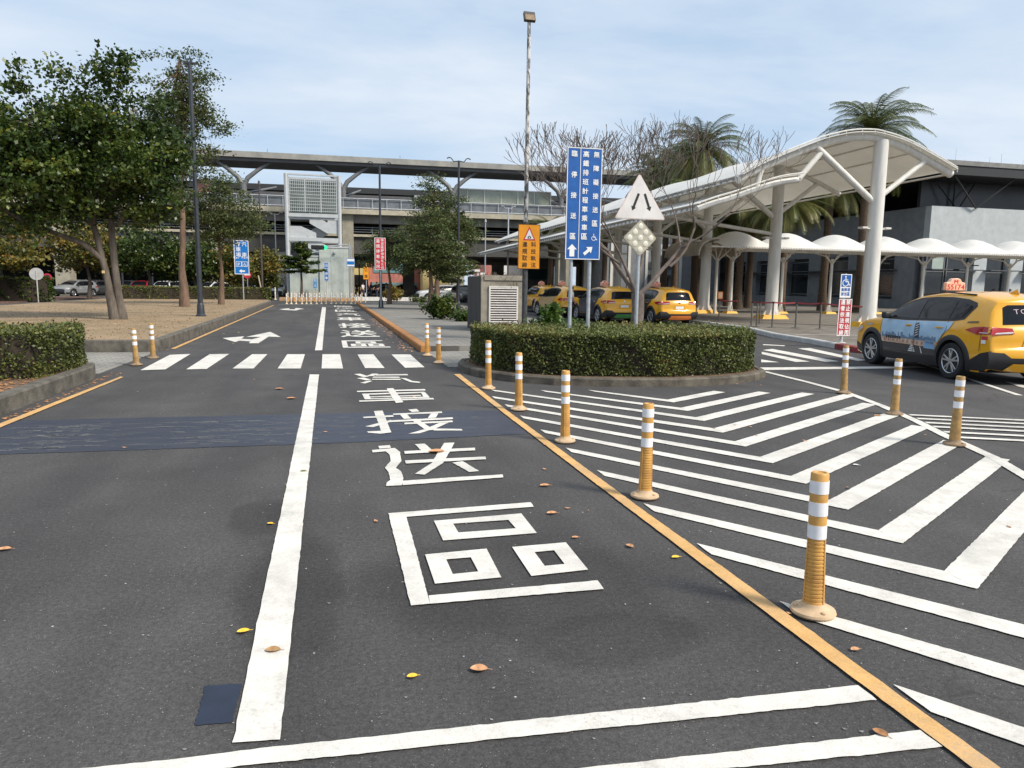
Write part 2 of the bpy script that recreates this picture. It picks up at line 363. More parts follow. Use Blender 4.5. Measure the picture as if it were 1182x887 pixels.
# platform on the right
PK=[(30,14.2),(17,14.7),(14.5,15.1),(13.4,15.9),(13.75,17.4),(14.15,19),(14.5,21.4),(15.7,25),(16.2,30),(16.4,38),(16.5,72)]
b=MB();b.prism([(60,14.4),(30,14.4),(17.1,14.9),(14.6,15.3),(13.6,16),(13.95,17.4),(14.35,19),(14.7,21.4),(15.9,25),(16.4,30),(16.6,38),(16.7,72),(60,72)],0,.145);struct('platform_pavement',b,PAVP)
kerb('kerb_white_platform',[(13.72,17.3),(14.15,19),(14.5,21.4),(15.7,25),(16.2,30),(16.4,38),(16.5,72)],.22,.15,KERBW,-1)
kerb('kerb_red_platform',[(30,14.2),(17,14.7),(14.5,15.1),(13.55,15.65),(13.42,16.1),(13.72,17.3)],.22,.15,KERBR,-1)
b=MB();b.prism([(14.9,20.7),(26,19.0),(26,19.16),(14.9,20.86)],.1,.149);struct('platform_paving_band',b,mat('band',(.34,.31,.28),.9,.1))
# centre island
ISL=[(2.44,13.95),(2.42,13.2),(2.62,12.4),(3.0,11.8),(3.6,11.33),(4.5,11.0),(5.57,10.83),(6.6,10.95),(7.36,11.3),(7.9,11.8),(8.17,12.5),(8.2,13.3),(8.0,14.1),(7.4,14.7),(6.6,14.9),(3.2,14.8),(2.6,14.5),(2.44,13.95)]
kerb('kerb_island',ISL,.14,.14,KERB,1)
b=MB();b.prism([(5.2+(x-5.2)*.965,12.9+(y-12.9)*.94) for x,y in ISL[:-1]],0,.12);struct('island_soil',b,MATS['soil_litter'])
# ------------------------------------------------------------ painted markings
def pxp(pts,ox,oy,s): return [g(ox+X/s,oy+Y/s) for X,Y in pts]
JR=random.Random(99)
def rough(p,amp=.0014,step=.03):
    out=[]
    for i in range(len(p)):
        a=Vector(p[i]);c=Vector(p[(i+1)%len(p)]);L_=(c-a).length
        out.append((a.x,a.y))
        if min(a.y,c.y)>13 or L_>40: continue
        n=min(160,int(L_/step));d=(c-a)/max(L_,1e-6);nn=Vector((-d.y,d.x));ph=JR.uniform(0,9)
        for k in range(1,n):
            q=a+(c-a)*k/n+nn*(JR.gauss(0,amp)+amp*.8*math.sin(k*.13+ph));out.append((q.x,q.y))
    return out
def marks(name,polys,m=WHITE,z=.008):
    b=MB()
    for p in polys:b.flat(rough(p),z)
    return struct(name,b,m,up=True)
marks('lane_line_near',[[(-.37,2.55),(-.205,2.53),(-.205,13.26),(-.365,13.28)]])
marks('lane_line_far',[[(-.36,18.05),(-.19,18.05),(-.22,49.4),(-.47,49.4)]])
marks('edge_line_yellow_right',[[(2.135,-4),(2.235,-4),(2.225,5),(2.24,9),(2.30,12.95),(2.19,12.95),(2.15,9),(2.13,5)]],YEL,.012)
marks('edge_line_yellow_left',[[(-3.62,2),(-3.5,2),(-3.55,9),(-3.40,13.3),(-3.47,13.4),(-3.66,9)],[(-3.72,18.7),(-3.62,18.7),(-3.72,53),(-3.82,53)]],YEL,.012)
cwpx=[((162,428),(191,427),(220,409.1),(196,410.2)),((215,427),(238.6,426.5),(264.6,409.1),(242,409.5)),((268.4,426),(292.7,426),(308.6,409.5),(291,409.5)),((320.5,426),(347,426),(352,409.5),(331.6,409.5)),((371.2,426),(396,426),(392.5,409.5),(372.2,409.5)),((421.5,425.5),(444,425.5),(431,409.6),(412.7,409.8)),((467.6,425.2),(490,424.6),(473.5,409.6),(451.8,409.8))]
marks('zebra_crossing',[[g(*q) for q in p] for p in cwpx])
b5=[[(178,125),(785,78),(798,97),(183,146)],[(183,144),(255,138),(357,512),(275,520)],[(350,478),(1070,413),(1097,450),(357,513)]]
def ring(o,i): return [[o[k],o[(k+1)%4],i[(k+1)%4],i[k]] for k in range(4)]
b5+=ring([(373,158),(745,126),(811,210),(412,242)],[(455,170),(690,154),(722,190),(477,208)])
b5+=ring([(335,302),(597,277),(660,400),(377,427)],[(425,323),(530,314),(562,375),(453,386)])
b5+=ring([(706,270),(935,250),(1030,367),(788,394)],[(802,292),(885,284),(930,343),(845,351)])
c4=[[(120,264),(150,262),(195,276),(170,280)],[(135,284),(165,281),(205,291),(180,295)],[(150,307),(195,296),(210,298),(175,310)],[(180,274),(210,262),(240,262),(215,274)],[(230,266),(380,264),(385,270),(225,272)],[(215,277),(340,277),(345,283),(210,282)],[(210,288),(345,287),(350,293),(208,292)],[(345,283),(375,285),(405,298),(445,303),(440,308),(395,304)],
[(135,347),(465,338),(470,345),(137,353)],[(160,360),(462,350),(468,356),(163,366)],[(195,374),(445,366),(448,371),(200,378)],[(175,384),(483,374),(488,380),(178,388)],[(160,362),(190,360),(203,384),(173,387)],[(445,352),(466,352),(490,378),(462,380)],[(145,394),(505,381),(512,388),(148,400)],[(280,335),(312,333),(362,402),(325,406)],
[(218,446),(260,443),(303,550),(258,556)],[(165,474),(310,466),(315,474),(168,481)],[(175,520),(300,488),(312,494),(215,523)],[(183,545),(262,541),(258,556),(190,551)],[(385,438),(425,434),(440,447),(405,450)],[(310,458),(548,447),(552,455),(312,464)],[(345,462),(378,460),(400,482),(365,484)],[(500,452),(535,450),(520,478),(480,480)],[(290,492),(600,476),(603,485),(295,500)],[(365,503),(600,492),(603,500),(368,511)],[(395,486),(430,484),(510,538),(475,541)],[(550,497),(590,497),(520,530),(440,553),(385,556),(470,532)],[(500,530),(645,533),(650,540),(510,540)],
[(240,616),(295,612),(300,625),(245,629)],[(208,636),(320,626),(345,645),(352,690),(325,722),(350,740),(362,775),(355,808),(277,812),(280,795),(298,782),(290,745),(272,722),(300,690),(295,660),(275,642),(212,648)],[(355,787),(600,770),(845,756),(848,770),(560,792),(358,808)],[(417,608),(465,605),(508,642),(455,645)],[(560,602),(610,600),(590,640),(555,700),(465,757),(418,753),(500,700),(535,640)],[(365,642),(710,625),(712,638),(368,655)],[(370,688),(762,669),(765,682),(373,703)],[(600,697),(650,690),(730,738),(682,743)]]
# strokes of one character lie a hair apart so that no two painted faces share a plane
sorted_polys=[pxp(p,380,370,4.2214) for p in c4]+[pxp(p,400,560,3.694) for p in b5]
NB=len(c4)+3
b=MB()
for i,p in enumerate(sorted_polys): b.flat(rough(p,.0013) if i<NB else p,.008+(.00035*(i%9) if i<NB else .001))
struct('road_lettering_near',b,WHITE,up=True)
# lettering beyond the crossing
b=MB()
def roadchar(mb,ch,x0,x1,y0,y1,z=.008):
    mb.glyph_fn(ch,lambda a,c:((x0+x1)/2+a*(x1-x0),(y0+y1)/2+c*(y1-y0),z),bold=.018)
y=18.9
for ch,y0,y1 in (('區',18.7,21.0),('送',22.4,25.6),('接',27.0,30.0),('車',32.2,35.2),('汽',37.0,39.8),('區',42.0,45.0),('停',46.6,48.6),('臨',50.4,52.8)):
    roadchar(b,ch,.33,1.5,y0,y1)
struct('road_lettering_far',b,WHITE,up=True)
marks('tinted_marking',[[(.36,33.2),(.86,33.2),(.86,34.1),(.36,34.1)]],mat('faint_green_paint',(.13,.19,.18),.8,.1),.006)
marks('tinted_marking_red',[[(.98,33.2),(1.48,33.2),(1.48,34.1),(.98,34.1)]],mat('faint_red_paint',(.24,.15,.15),.8,.1),.006)
arrow=[(100,773),(248,761),(228,778),(300,782),(362,765),(262,764),(425,730),(498,766),(415,762),(345,808),(280,808),(290,796),(215,790),(185,800)]
marks('lane_arrow_near',[pxp(arrow,240,260,5.91)])
marks('lane_arrow_far',[pxp([(485,575),(560,568),(550,575),(590,576),(600,566),(660,573),(628,576),(600,584),(520,580)],240,260,5.91)])
marks('stop_bar_far',[[(-3.6,54.5),(2.0,55.2),(2.0,55.7),(-3.6,55.0)]],WORNW)
# hatching with right-angle bends
hat=[];sx,sy=.1444,.6956
Lc=[(8.4,12.78),(8.11,9.8),(7.91,9.56),(7.45,8.05),(6.79,6.57),(6.4,5.61),(5.6,4.3),(4.6,3.0)]
ends={0:2.6,1:3.27,2:3.33,3:3.56,4:3.75,5:3.96,6:4.15,7:3.33,8:2.4,9:1.42,-1:1.5,-2:1.2}
starts={9:3.75,8:2.62,7:2.57,6:2.62,5:2.5,4:2.42}
SPX={0:(742.8,582.3),1:(688.9,543.8),2:(652.6,517.7),3:(623.8,496.7),4:(599.9,480.5),5:(582.4,467.5),6:(567.9,458.2),7:(566,450.3),8:(623.8,451),9:(678.7,450.7),-1:(804,628.5),-2:(899.5,695.5),-3:(1031,792)}
for k in range(-3,10):
    O=Vector((3.47+sx*k,3.06+sy*k));Sk=Vector(g(*SPX[k]));dr=Vector((.853,.522))
    cut=Vector((-.004,-.20)) if k<7 else Vector((.03,-.19))
    Lk=Sk+cut
    dlk=(Lk-O).normalized();nrm_=Vector((dlk.y,-dlk.x));nrm_=nrm_ if nrm_.dot(dr)>0 else -nrm_
    inner=O+dr*.155+Vector((-.522,.853))*.2
    ln=ends.get(k,1.3)+.1
    hat.append([tuple(Sk),tuple(Lk),tuple(O),tuple(inner)])
    E1=O+dr*ln;E2=E1+Vector((-.522,.853))*.2
    hat.append([tuple(inner),tuple(O),tuple(E1),tuple(E2)])
marks('hatching_chevrons',hat)
hl=[]
def strip(pts,w):
    ps=[Vector(p) for p in pts];out=[]
    for i in range(len(ps)-1):
        d=(ps[i+1]-ps[i]).normalized();n=Vector((-d.y,d.x))*w/2
        out.append([tuple(ps[i]-n),tuple(ps[i+1]-n),tuple(ps[i+1]+n),tuple(ps[i]+n)])
    return out
marks('curved_white_line',strip([(8.40,12.79),(8.22,11.0),(8.03,9.75),(7.62,8.5),(7.2,7.45),(6.79,6.57),(6.4,5.61),(5.7,4.35),(4.7,3.0)],.12),z=.010)
marks('thin_hatching',sum([strip([a,b_],.10) for a,b_ in [((7.45,7.83),(11,6.05)),((7.34,7.58),(11,5.75)),((7.22,7.32),(11,5.45)),((7.1,7.08),(11,5.15)),((6.97,6.79),(11,4.8)),((6.82,6.52),(11,4.5))]],[]),z=.012)
marks('zebra_crossing_platform',[pxp(p,840,320,7.3875) for p in [[(300,575),(490,585),(480,592),(300,582)],[(300,625),(830,725),(950,722),(380,615)],[(600,612),(1110,718),(1182,712),(700,608)],[(290,660),(580,727),(700,724),(290,640)],[(285,705),(440,730),(285,730)]]])
marks('stop_bar_right',[[(8.3,13.25),(12.4,13.0),(12.4,12.68),(8.3,12.80)]])
marks('bay_line_right',strip([(10.7,9.05),(13.5,14.4)],.10)+[[g(1160,441),g(1185,446),g(1185,449),g(1176,447)]])
marks('bay_line_taxis',strip([(9.0,25),(10.6,36)],.12)+strip([(15.9,24),(16.0,50)],.1))
marks('bottom_crossing_bars',[[g(60,893),g(200,879),g(300,866),g(990,793),g(1012,810),g(300,884),g(230,893)],[g(640,893),g(860,868),g(1062,845),g(1088,864),g(860,888),g(740,893)]])
b=MB();b.flat([g(0,487),g(400,478),g(586,472),g(636,504),g(400,512),g(0,526)][0:1]+[(-3.72,9.4),(.18,9.25),(2.13,9.2),(2.15,7.6),(.14,7.5),(-3.5,7.55)][1:],.004)
o=struct('sealed_trench_band',MB().flat(rough([(-3.75,9.4),(.18,9.25),(2.12,9.15),(2.13,7.6),(.14,7.5),(-3.9,7.6)],.006,.06),.004),BLACKPATCH,up=True)
struct('sealed_patch_small',MB().flat(rough([g(236,793),g(279,790),g(268,835),g(225,838)],.002,.012),.004),mat('sealer_dark',(.010,.016,.035),.4,.3,6),up=True)
# streaks of worn paint on the sealed band
b=MB();rs=random.Random(3)
for i in range(480):
    x=rs.choice([rs.uniform(-3.6,2.1),rs.gauss(-1.0,.7),rs.gauss(-2.9,.3)]);yy=7.6+1.55*rs.choice([.12,.3,.5,.7,.85])+rs.gauss(0,.05);l=rs.uniform(.02,.22);w=rs.uniform(.002,.010)
    if -3.7<x<2.0-l: b.flat([(x,yy),(x+l,yy-.01),(x+l,yy+w-.01),(x,yy+w)],.0062)
struct('worn_paint_streaks',b,WORNW,up=True)
# ------------------------------------------------------------ foliage
def leafmesh(name,P,size,m,parent=None,tint=None,aspect=1.6,flat=0.,seed=0,fold=True):
    r=np.random.default_rng(seed);n=len(P);P=np.asarray(P,float)
    nrm=r.normal(size=(n,3));nrm[:,2]=np.abs(nrm[:,2])+flat;nrm/=np.linalg.norm(nrm,axis=1)[:,None]
    d=r.normal(size=(n,3));d-=nrm*(d*nrm).sum(1)[:,None];d/=np.linalg.norm(d,axis=1)[:,None]
    e=np.cross(nrm,d);s=(size*r.uniform(.6,1.35,n))[:,None]
    L=d*s*aspect*.5;Wd=e*s*.5
    # leaf = rhombus folded along its midrib
    V=np.stack([P-L,P+Wd-nrm*s*.12,P+L,P-Wd-nrm*s*.12],1).reshape(-1,3)
    me=bpy.data.meshes.new(name);me.vertices.add(4*n);me.vertices.foreach_set('co',V.ravel())
    me.loops.add(4*n);me.loops.foreach_set('vertex_index',np.arange(4*n,dtype=np.int32))
    me.polygons.add(n);me.polygons.foreach_set('loop_start',np.arange(n,dtype=np.int32)*4);me.polygons.foreach_set('loop_total',np.full(n,4,np.int32))
    me.update(calc_edges=True)
    if tint is None: tint=r.random(n)
    a=me.attributes.new('tint','FLOAT','FACE');a.data.foreach_set('value',np.clip(tint,0,1).astype(np.float32))
    me.materials.append(m)
    return link(bpy.data.objects.new(name,me),parent)
LG=leafmat('leaves_broad_green',[(.022,.040,.010),(.038,.068,.014),(.066,.105,.018),(.12,.155,.028),(.26,.23,.03)],.25,.38)
LF=leafmat('leaves_feathery',[(.050,.075,.026),(.085,.115,.036),(.13,.15,.048),(.19,.17,.06)],.3,.55)
LY=leafmat('leaves_yellowing',[(.05,.07,.018),(.10,.115,.026),(.19,.165,.03),(.30,.18,.035),(.22,.10,.03)],.3,.5)
LH=leafmat('leaves_hedge',[(.032,.045,.013),(.066,.086,.022),(.115,.135,.032),(.18,.18,.045),(.21,.13,.055)],.2,.45)
LHP=leafmat('leaves_hedge_dark',[(.032,.040,.016),(.066,.084,.024),(.11,.14,.033),(.19,.20,.05),(.22,.13,.06)],.15,.5)
LB=leafmat('leaves_bright_shrub',[(.03,.06,.012),(.06,.12,.02),(.10,.18,.03),(.17,.22,.04)],.3,.4)
LP=leafmat('palm_fronds',[(.045,.066,.022),(.078,.105,.032),(.125,.14,.038),(.22,.19,.055)],.2,.45)
def treegen(name,label,cat,loc,blobs,nclump,nleaf,lsize,lm,bark,trunk,tr0,tr1,seed=1,flatc=.6,cr=.45,group=None,multi=1,leafaspect=1.6,leafflat=.2,bias=.35,stuffed=True):
    r=np.random.default_rng(seed);t=thing(name,label,cat,loc,0,group)
    bl=np.array(blobs,float);vol=bl[:,3]*bl[:,4]*bl[:,5];pk=r.choice(len(bl),nclump,p=vol/vol.sum())
    u=r.normal(size=(nclump,3));u/=np.linalg.norm(u,axis=1)[:,None]
    rad=r.random(nclump)**bias
    cc=bl[pk,:3]+u*rad[:,None]*bl[pk,3:6]
    sz=cr*r.uniform(.55,1.35,nclump)
    P=[];T=[]
    for i in range(nclump):
        k=int(nleaf*r.uniform(.6,1.4)*(sz[i]/cr)**1.5)+3
        q=r.normal(size=(k,3))*np.array([1,1,flatc])*sz[i]*.55
        P.append(cc[i]+q);base=r.uniform(.1,.6)
        T.append(base+r.normal(size=k)*.16+(r.random(k)<.015)*.5)
    P=np.concatenate(P);T=np.concatenate(T)
    leafmesh('crown',P,lsize,lm,t,T,leafaspect,leafflat,seed)
    b=MB();tp=[Vector(p) for p in trunk];n=len(tp)
    rr=[tr0+(tr1-tr0)*(i/(n-1)) for i in range(n)];rr[0]*=1.5
    # denser trunk path with wobble
    pts=[];rad=[]
    for i in range(n-1):
        for k in range(4):
            f=k/4;p=tp[i].lerp(tp[i+1],f)+Vector((r.normal(),r.normal(),0))*tr0*.08;pts.append(p);rad.append(rr[i]*(1-f)+rr[i+1]*f)
    pts.append(tp[-1]);rad.append(rr[-1]);b.tube(pts,rad,10)
    top=n//2
    for i in r.choice(nclump,min(nclump,130),replace=False):
        c=Vector(cc[i]);base=pts[int(len(pts)*r.uniform(.5,.98))]
        if (c-base).length<.3: continue
        mid=base.lerp(c,.5)+Vector((r.normal()*.25,r.normal()*.25,r.uniform(-.05,.35)))
        q1=base.lerp(mid,.5)+Vector((0,0,.08))
        b.tube([base,q1,mid,mid.lerp(c,.5)+Vector((r.normal()*.1,r.normal()*.1,0)),c],[tr1*.75,tr1*.55,tr1*.36,tr1*.2,.008],5,cap=False)
    o=b.build('trunk',bark,t,smooth=50)
    return t,o
# big broadleaf tree on the left lawn
x0,y0=-7.25,27.5
t,trk=treegen('broadleaf_tree','dense dark broadleaf tree with two leaning grey trunks on the lawn','tree',(x0,y0,.27),
 [(-1.6,0,5.3,2.7,2.4,2.0),(.9,.2,5.2,1.8,2.1,1.9),(-3.0,-.2,4.0,1.6,1.8,1.4),(-.4,.3,7.0,1.6,1.4,1.1),(-2.5,.2,7.9,.55,.5,1.2),(-1.0,.2,8.3,.5,.5,.8),(.5,.2,8.4,.55,.5,1.0),(1.4,.2,7.3,.7,.6,.7),(1.7,.3,5.9,.9,1.1,1.2),(1.6,-.2,4.0,1.0,1.2,.9),(-4.3,0,6.0,1.3,1.4,1.3),(-3.6,0,7.4,.6,.6,.7),(-.9,-.4,3.7,1.5,1.2,.8)],
 400,120,.098,LG,BARKG,[(.05,0,0),(-.08,0,1.2),(-.28,.05,2.4),(-.55,.1,3.8),(-.65,.1,5.2),(-.5,.1,7.2)],.125,.07,seed=5,flatc=.7,cr=.46,bias=.42)
b=MB();b.tube([(.30,.05,0),(.20,.08,.8),(.13,.1,1.8),(.10,.1,2.8),(.12,.1,3.8),(.5,.1,5.5),(1.0,.2,7.2)],[.17,.125,.118,.112,.10,.07,.04],10)
b.tube([(.3,.1,3.2),(.9,0,4.2),(1.6,-.1,5.0)],[.09,.07,.03],7);b.build('second_trunk',BARKG,t,smooth=50)
b=MB();b.tube([(-.22,.02,2.05),(-.75,-.05,2.55),(-1.5,-.1,2.85),(-2.2,-.15,3.1),(-3.2,-.2,3.7),(-3.9,-.2,4.6)],[.10,.085,.08,.07,.05,.02],8);b.build('side_limb',BARKG,t,smooth=50)
b=MB();b.box(-.17,-.14,1.62,.09,.02,.09);b.build('tree_plate',mat('tan_plate',(.55,.42,.2),.6),t)
# tall feathery tree behind it (layered flat tiers)
def tiers(label,loc,H,h0,spread,seed,lm=LF,dens=None,ntier=20,nl=420,group=None,trunk_r=.17,bark=BARKB,lean=0,ls=.1):
    r=np.random.default_rng(seed);t=thing('layered_tree',label,'tree',loc,0,group);P=[];T=[];b=MB()
    tp=[Vector((lean*(z/H)**2+.06*math.sin(z),.05*math.cos(z*1.3),z)) for z in np.linspace(0,H*.97,14)]
    b.tube(tp,[trunk_r*(1.35 if i==0 else 1)*(1-.9*i/13) for i in range(14)],9)
    for i in range(ntier):
        f=i/(ntier-1);z=h0+(H-h0)*f;sp=spread*(1-.72*f**1.5)*r.uniform(.75,1.15)
        for k in range(5):
            a=r.uniform(0,2*PI);L=sp*r.uniform(.45,1.15);rise=r.uniform(.05,.4)+.35*f
            base=Vector((lean*(z/H)**2,0,z-.2));tip=base+Vector((math.cos(a)*L,math.sin(a)*L,rise))
            mid=base.lerp(tip,.5)+Vector((0,0,.12));b.tube([base,mid,tip],[trunk_r*.25*(1-.5*f),trunk_r*.14,.008],5,cap=False)
            n=int(nl*L/spread/5*1.6);s=r.uniform(.25,1.05,n)
            q=np.array(base)[None]+(np.array(tip-base)[None])*s[:,None]
            wv=.30*(1.25-s*.8)*L**.5*.62
            q[:,0]+=r.normal(size=n)*wv;q[:,1]+=r.normal(size=n)*wv;q[:,2]+=r.normal(size=n)*.06+.1-.12*s
            P.append(q);T.append(r.uniform(.15,.7)+r.normal(size=n)*.15)
    leafmesh('crown',np.concatenate(P),ls,dens or lm,t,np.concatenate(T),1.7,.9,seed);b.build('trunk',bark,t,smooth=50);return t
def fine(label,loc,blobs,n,trunk,r0,seed,lm=LF,cr=.5,nl=62,ls=.085,bark=BARKB,fl=.32,name='layered_tree'):
    treegen(name,label,'tree',loc,blobs,n,nl,ls,lm,bark,trunk,r0,r0*.18,seed=seed,flatc=fl,cr=cr,leafaspect=1.7,leafflat=.6,bias=.5)
fine('tall layered tree with pink brown trunk beside the dark lamp post on the lawn',(-7.35,41,.27),
 [(.3,0,10.2,1.6,1.3,1.9),(-1.6,0,12.4,.8,.7,.45),(1.2,0,11.6,1.1,.9,.7),(.4,0,12.6,.8,.8,.5),(1.5,0,9.3,1.2,1.1,.5),(1.3,0,8.0,1.3,1.1,.45),(-1.0,0,9,1.5,1.3,1.2),(.2,0,7.2,1.5,1.4,1.0)],230,
 [(0,0,0),(-.05,0,2),(.1,0,4.5),(.15,0,7),(.2,0,10),(.3,0,12.4)],.19,11,cr=.55)
fine('wide layered olive green tree behind the lamp post with drooping branches',(-6.1,45,.27),
 [(.2,0,4.9,2.3,2.0,1.5),(1.4,0,4.2,1.5,1.4,.9),(-1.4,0,5.2,1.7,1.5,1.2),(.3,0,6.6,1.3,1.2,.8),(1.6,0,5.8,1.0,.9,.4)],230,[(0,0,0),(.1,0,2),(0,0,4),(.1,0,6)],.13,12,cr=.6)
fine('layered green tree on the grey pavement nearest the concrete shaft',(5.7,42,.13),
 [(0,0,3.6,1.7,1.5,1.5),(.9,0,2.7,1.4,1.3,1.0),(-1.0,0,3.0,1.3,1.2,1.0),(.1,0,5.0,.9,.8,.9)],260,[(0,0,0),(.05,0,1.5),(-.05,0,3),(0,0,4.8)],.16,13,cr=.45)
fine('tallest layered tree on the grey pavement rising behind the nearest one',(7.2,50,.13),
 [(0,0,6.2,1.6,1.5,1.8),(-1.3,0,4.8,1.7,1.5,1.2),(1.4,0,4.9,1.7,1.5,1.4),(-.2,0,8.0,.9,.8,.9),(-1.0,0,6.9,.9,.8,.5),(1.2,0,7.0,.9,.8,.6)],300,[(0,0,0),(.1,0,2),(0,0,4.5),(-.1,0,7.6)],.19,14,cr=.55)
fine('layered tree on the grey pavement beside the red sign post',(4.2,53,.13),
 [(0,0,3.9,1.7,1.5,1.3),(-.7,0,3.2,1.3,1.2,.8),(.9,0,4.6,1.2,1.1,.9)],170,[(0,0,0),(.1,0,1.5),(-.1,0,3),(0,0,4.6)],.14,15,cr=.5)
tiers('thin layered tree in front of the taxi canopy with brownish leaves',(9.0,52,.13),6.3,1.8,2.0,16,ntier=12,nl=1100,trunk_r=.12,ls=.11)
# small spreading tree before the stair tower
tiers('small flat-topped dark tree standing in front of the stair tower',(-2.45,68.5,0),4.7,2.7,2.3,17,lm=LG,ntier=7,nl=1500,trunk_r=.16,bark=BARKG,ls=.13)
# yellowing trees at the far left, behind the side path
ly=[(-24.5,50,6.4,3.0,'broad yellowing tree at the left edge of the picture behind the path'),(-20.8,53,6.0,2.7,'yellow green tree behind the round road sign on the brick path'),(-17.6,61,6.0,2.6,'autumn coloured tree with pale crossing trunks behind the big broadleaf tree'),(-13.2,60,5.6,2.4,'green bushy tree right of the big broadleaf trunks'),(-10.2,61,4.9,2.2,'rounded green tree left of the pink brown trunk'),(-7.9,62,4.2,1.7,'yellow green tree immediately left of the blue car park sign'),(-5.3,66,4.2,1.1,'small yellow leaved tree right of the blue car park sign'),(-28,58,8,3.4,'tall yellowing tree furthest left in the row')]
for i,(x,y,h,w,lb) in enumerate(ly):
    treegen('yellowing_tree' if i not in (3,4) else 'bushy_tree',lb,'tree',(x,y,.1),[(0,0,h*.68,w,w,h*.3),(w*.4,0,h*.5,w*.7,w*.7,h*.22),(-w*.5,0,h*.55,w*.6,w*.6,h*.25)],120,60,.15,LY if i not in (3,4) else LG,BARKG,[(0,0,0),(.1,0,h*.25),(-.1,0,h*.5),(0,0,h*.75)],.14,.05,seed=30+i,cr=.6,group='yellowing trees along the brick path' if i not in (3,4) else None)
# ------------------------------------------------------------ hedges
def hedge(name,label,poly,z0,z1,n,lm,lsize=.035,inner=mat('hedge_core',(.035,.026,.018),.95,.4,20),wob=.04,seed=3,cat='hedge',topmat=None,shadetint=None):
    r=np.random.default_rng(seed);cx=sum(p[0] for p in poly)/len(poly);cy=sum(p[1] for p in poly)/len(poly)
    t=thing(name,label,cat,(cx,cy,z0));q=[(p[0]-cx,p[1]-cy) for p in poly];H=z1-z0
    ins=[(a*(1-.14/max(.3,math.hypot(a,b_))),b_*(1-.14/max(.3,math.hypot(a,b_)))) for a,b_ in q]
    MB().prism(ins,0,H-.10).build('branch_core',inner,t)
    m=len(q);seg=[math.dist(q[i],q[(i+1)%m]) for i in range(m)];per=sum(seg)
    xs=[a for a,_ in q];ys=[c for _,c in q];area=(max(xs)-min(xs))*(max(ys)-min(ys))
    ntop=int(n*area/(area+per*H));ns=n-ntop
    P=np.zeros((ns,3));k=r.choice(m,ns,p=np.array(seg)/per);f=r.random(ns)
    qa=np.array(q);a=qa[k];bb=qa[(k+1)%m];P[:,:2]=a+(bb-a)*f[:,None];P[:,2]=r.random(ns)**.85*H
    d=P[:,:2].copy();
    e=bb-a;nn=np.stack([e[:,1],-e[:,0]],1);nn/=np.linalg.norm(nn,axis=1)[:,None]
    s=np.sign((nn*a).sum(1));nn*=s[:,None]
    # lumpy surface
    def lump(x,y,z): return (np.sin(x*5.1+y*3.3+z*4.)+np.sin(x*11.7-y*9.1+z*8.+1.3)*.6+np.sin(x*2.3+1.1+z*2)*.8)/2.4
    off=lump(P[:,0],P[:,1],P[:,2])*wob-np.abs(r.normal(size=ns))*.055
    # round the top edge
    over=np.clip((P[:,2]-(H-.10))/.10,0,1);off-=over**2*.06
    P[:,:2]+=nn*off[:,None]
    T=[]
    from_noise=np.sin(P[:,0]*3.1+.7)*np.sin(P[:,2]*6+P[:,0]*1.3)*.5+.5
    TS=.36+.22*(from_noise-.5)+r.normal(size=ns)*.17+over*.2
    # sparse patches: let the core show
    hole=(np.sin(P[:,0]*4.7+P[:,1]*2)+np.sin(P[:,0]*9.3+P[:,2]*11+2)*.8+np.sin(P[:,2]*7+P[:,0]*2)*.5)
    keep=(r.random(ns)<np.where(hole>1.05,.35,1.));P=P[keep];TS=TS[keep]
    # top
    Q=[]
    def inside(x,y):
        c=np.zeros(len(x),bool);j=m-1
        for i in range(m):
            xi,yi=q[i];xj,yj=q[j]
            c^=((yi>y)!=(yj>y))&(x<(xj-xi)*(y-yi)/(yj-yi+1e-12)+xi);j=i
        return c
    X=r.uniform(min(xs),max(xs),ntop*2);Y=r.uniform(min(ys),max(ys),ntop*2);ok=inside(X,Y);X=X[ok][:ntop];Y=Y[ok][:ntop]
    Z=H-.02+lump(X,Y,0)*wob*.8-np.abs(r.normal(size=len(X)))*.03+(r.random(len(X))<.07)*r.uniform(0,.10,len(X))
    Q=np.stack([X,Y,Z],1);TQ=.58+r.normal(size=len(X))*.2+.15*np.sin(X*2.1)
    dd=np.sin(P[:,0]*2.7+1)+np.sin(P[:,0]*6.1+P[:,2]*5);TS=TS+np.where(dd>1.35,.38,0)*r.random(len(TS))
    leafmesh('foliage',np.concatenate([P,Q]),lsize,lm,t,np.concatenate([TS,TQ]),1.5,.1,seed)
    return t
isl=[(2.70,14.1),(2.68,13.4),(2.88,12.6),(3.25,12.0),(3.8,11.62),(4.6,11.33),(5.57,11.18),(6.5,11.28),(7.25,11.55),(7.75,11.95),(7.99,12.6),(8.02,13.3),(7.85,13.9),(7.2,14.3),(6,14.4),(3.2,14.4)]
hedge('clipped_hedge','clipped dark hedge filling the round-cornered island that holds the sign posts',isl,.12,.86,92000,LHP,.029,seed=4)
hedge('clipped_hedge','clipped brown and green hedge at the left edge of the picture behind the near kerb',[(-12,11.55),(-4.6,11.5),(-4.1,11.75),(-4.0,12.4),(-4.0,13.5),(-4.2,13.9),(-12,13.9)],.2,.90,62000,LH,.031,seed=6,wob=.06)
hedge('clipped_hedge','long low clipped hedge at the far edge of the dry lawn',[(-15,56.6),(-4.3,57.6),(-4.3,58.4),(-15,58)],.2,1.15,15000,LH,.10,seed=8)
hedge('clipped_hedge','dark bushy hedge behind the round sign on the brick path',[(-32,51),(-22.4,53.6),(-18.4,55.5),(-18.6,57.0),(-22.5,55.5),(-32,53)],.1,1.65,14000,LG,.12,seed=9,wob=.2)
hedge('round_bush','rounded green bush at the left end of the dark hedge',[(-20.6,46.5),(-19.6,46),(-18.9,46.5),(-19,47.3),(-20,47.7)],.1,1.15,4000,LB,.10,seed=10,wob=.15,cat='bush')
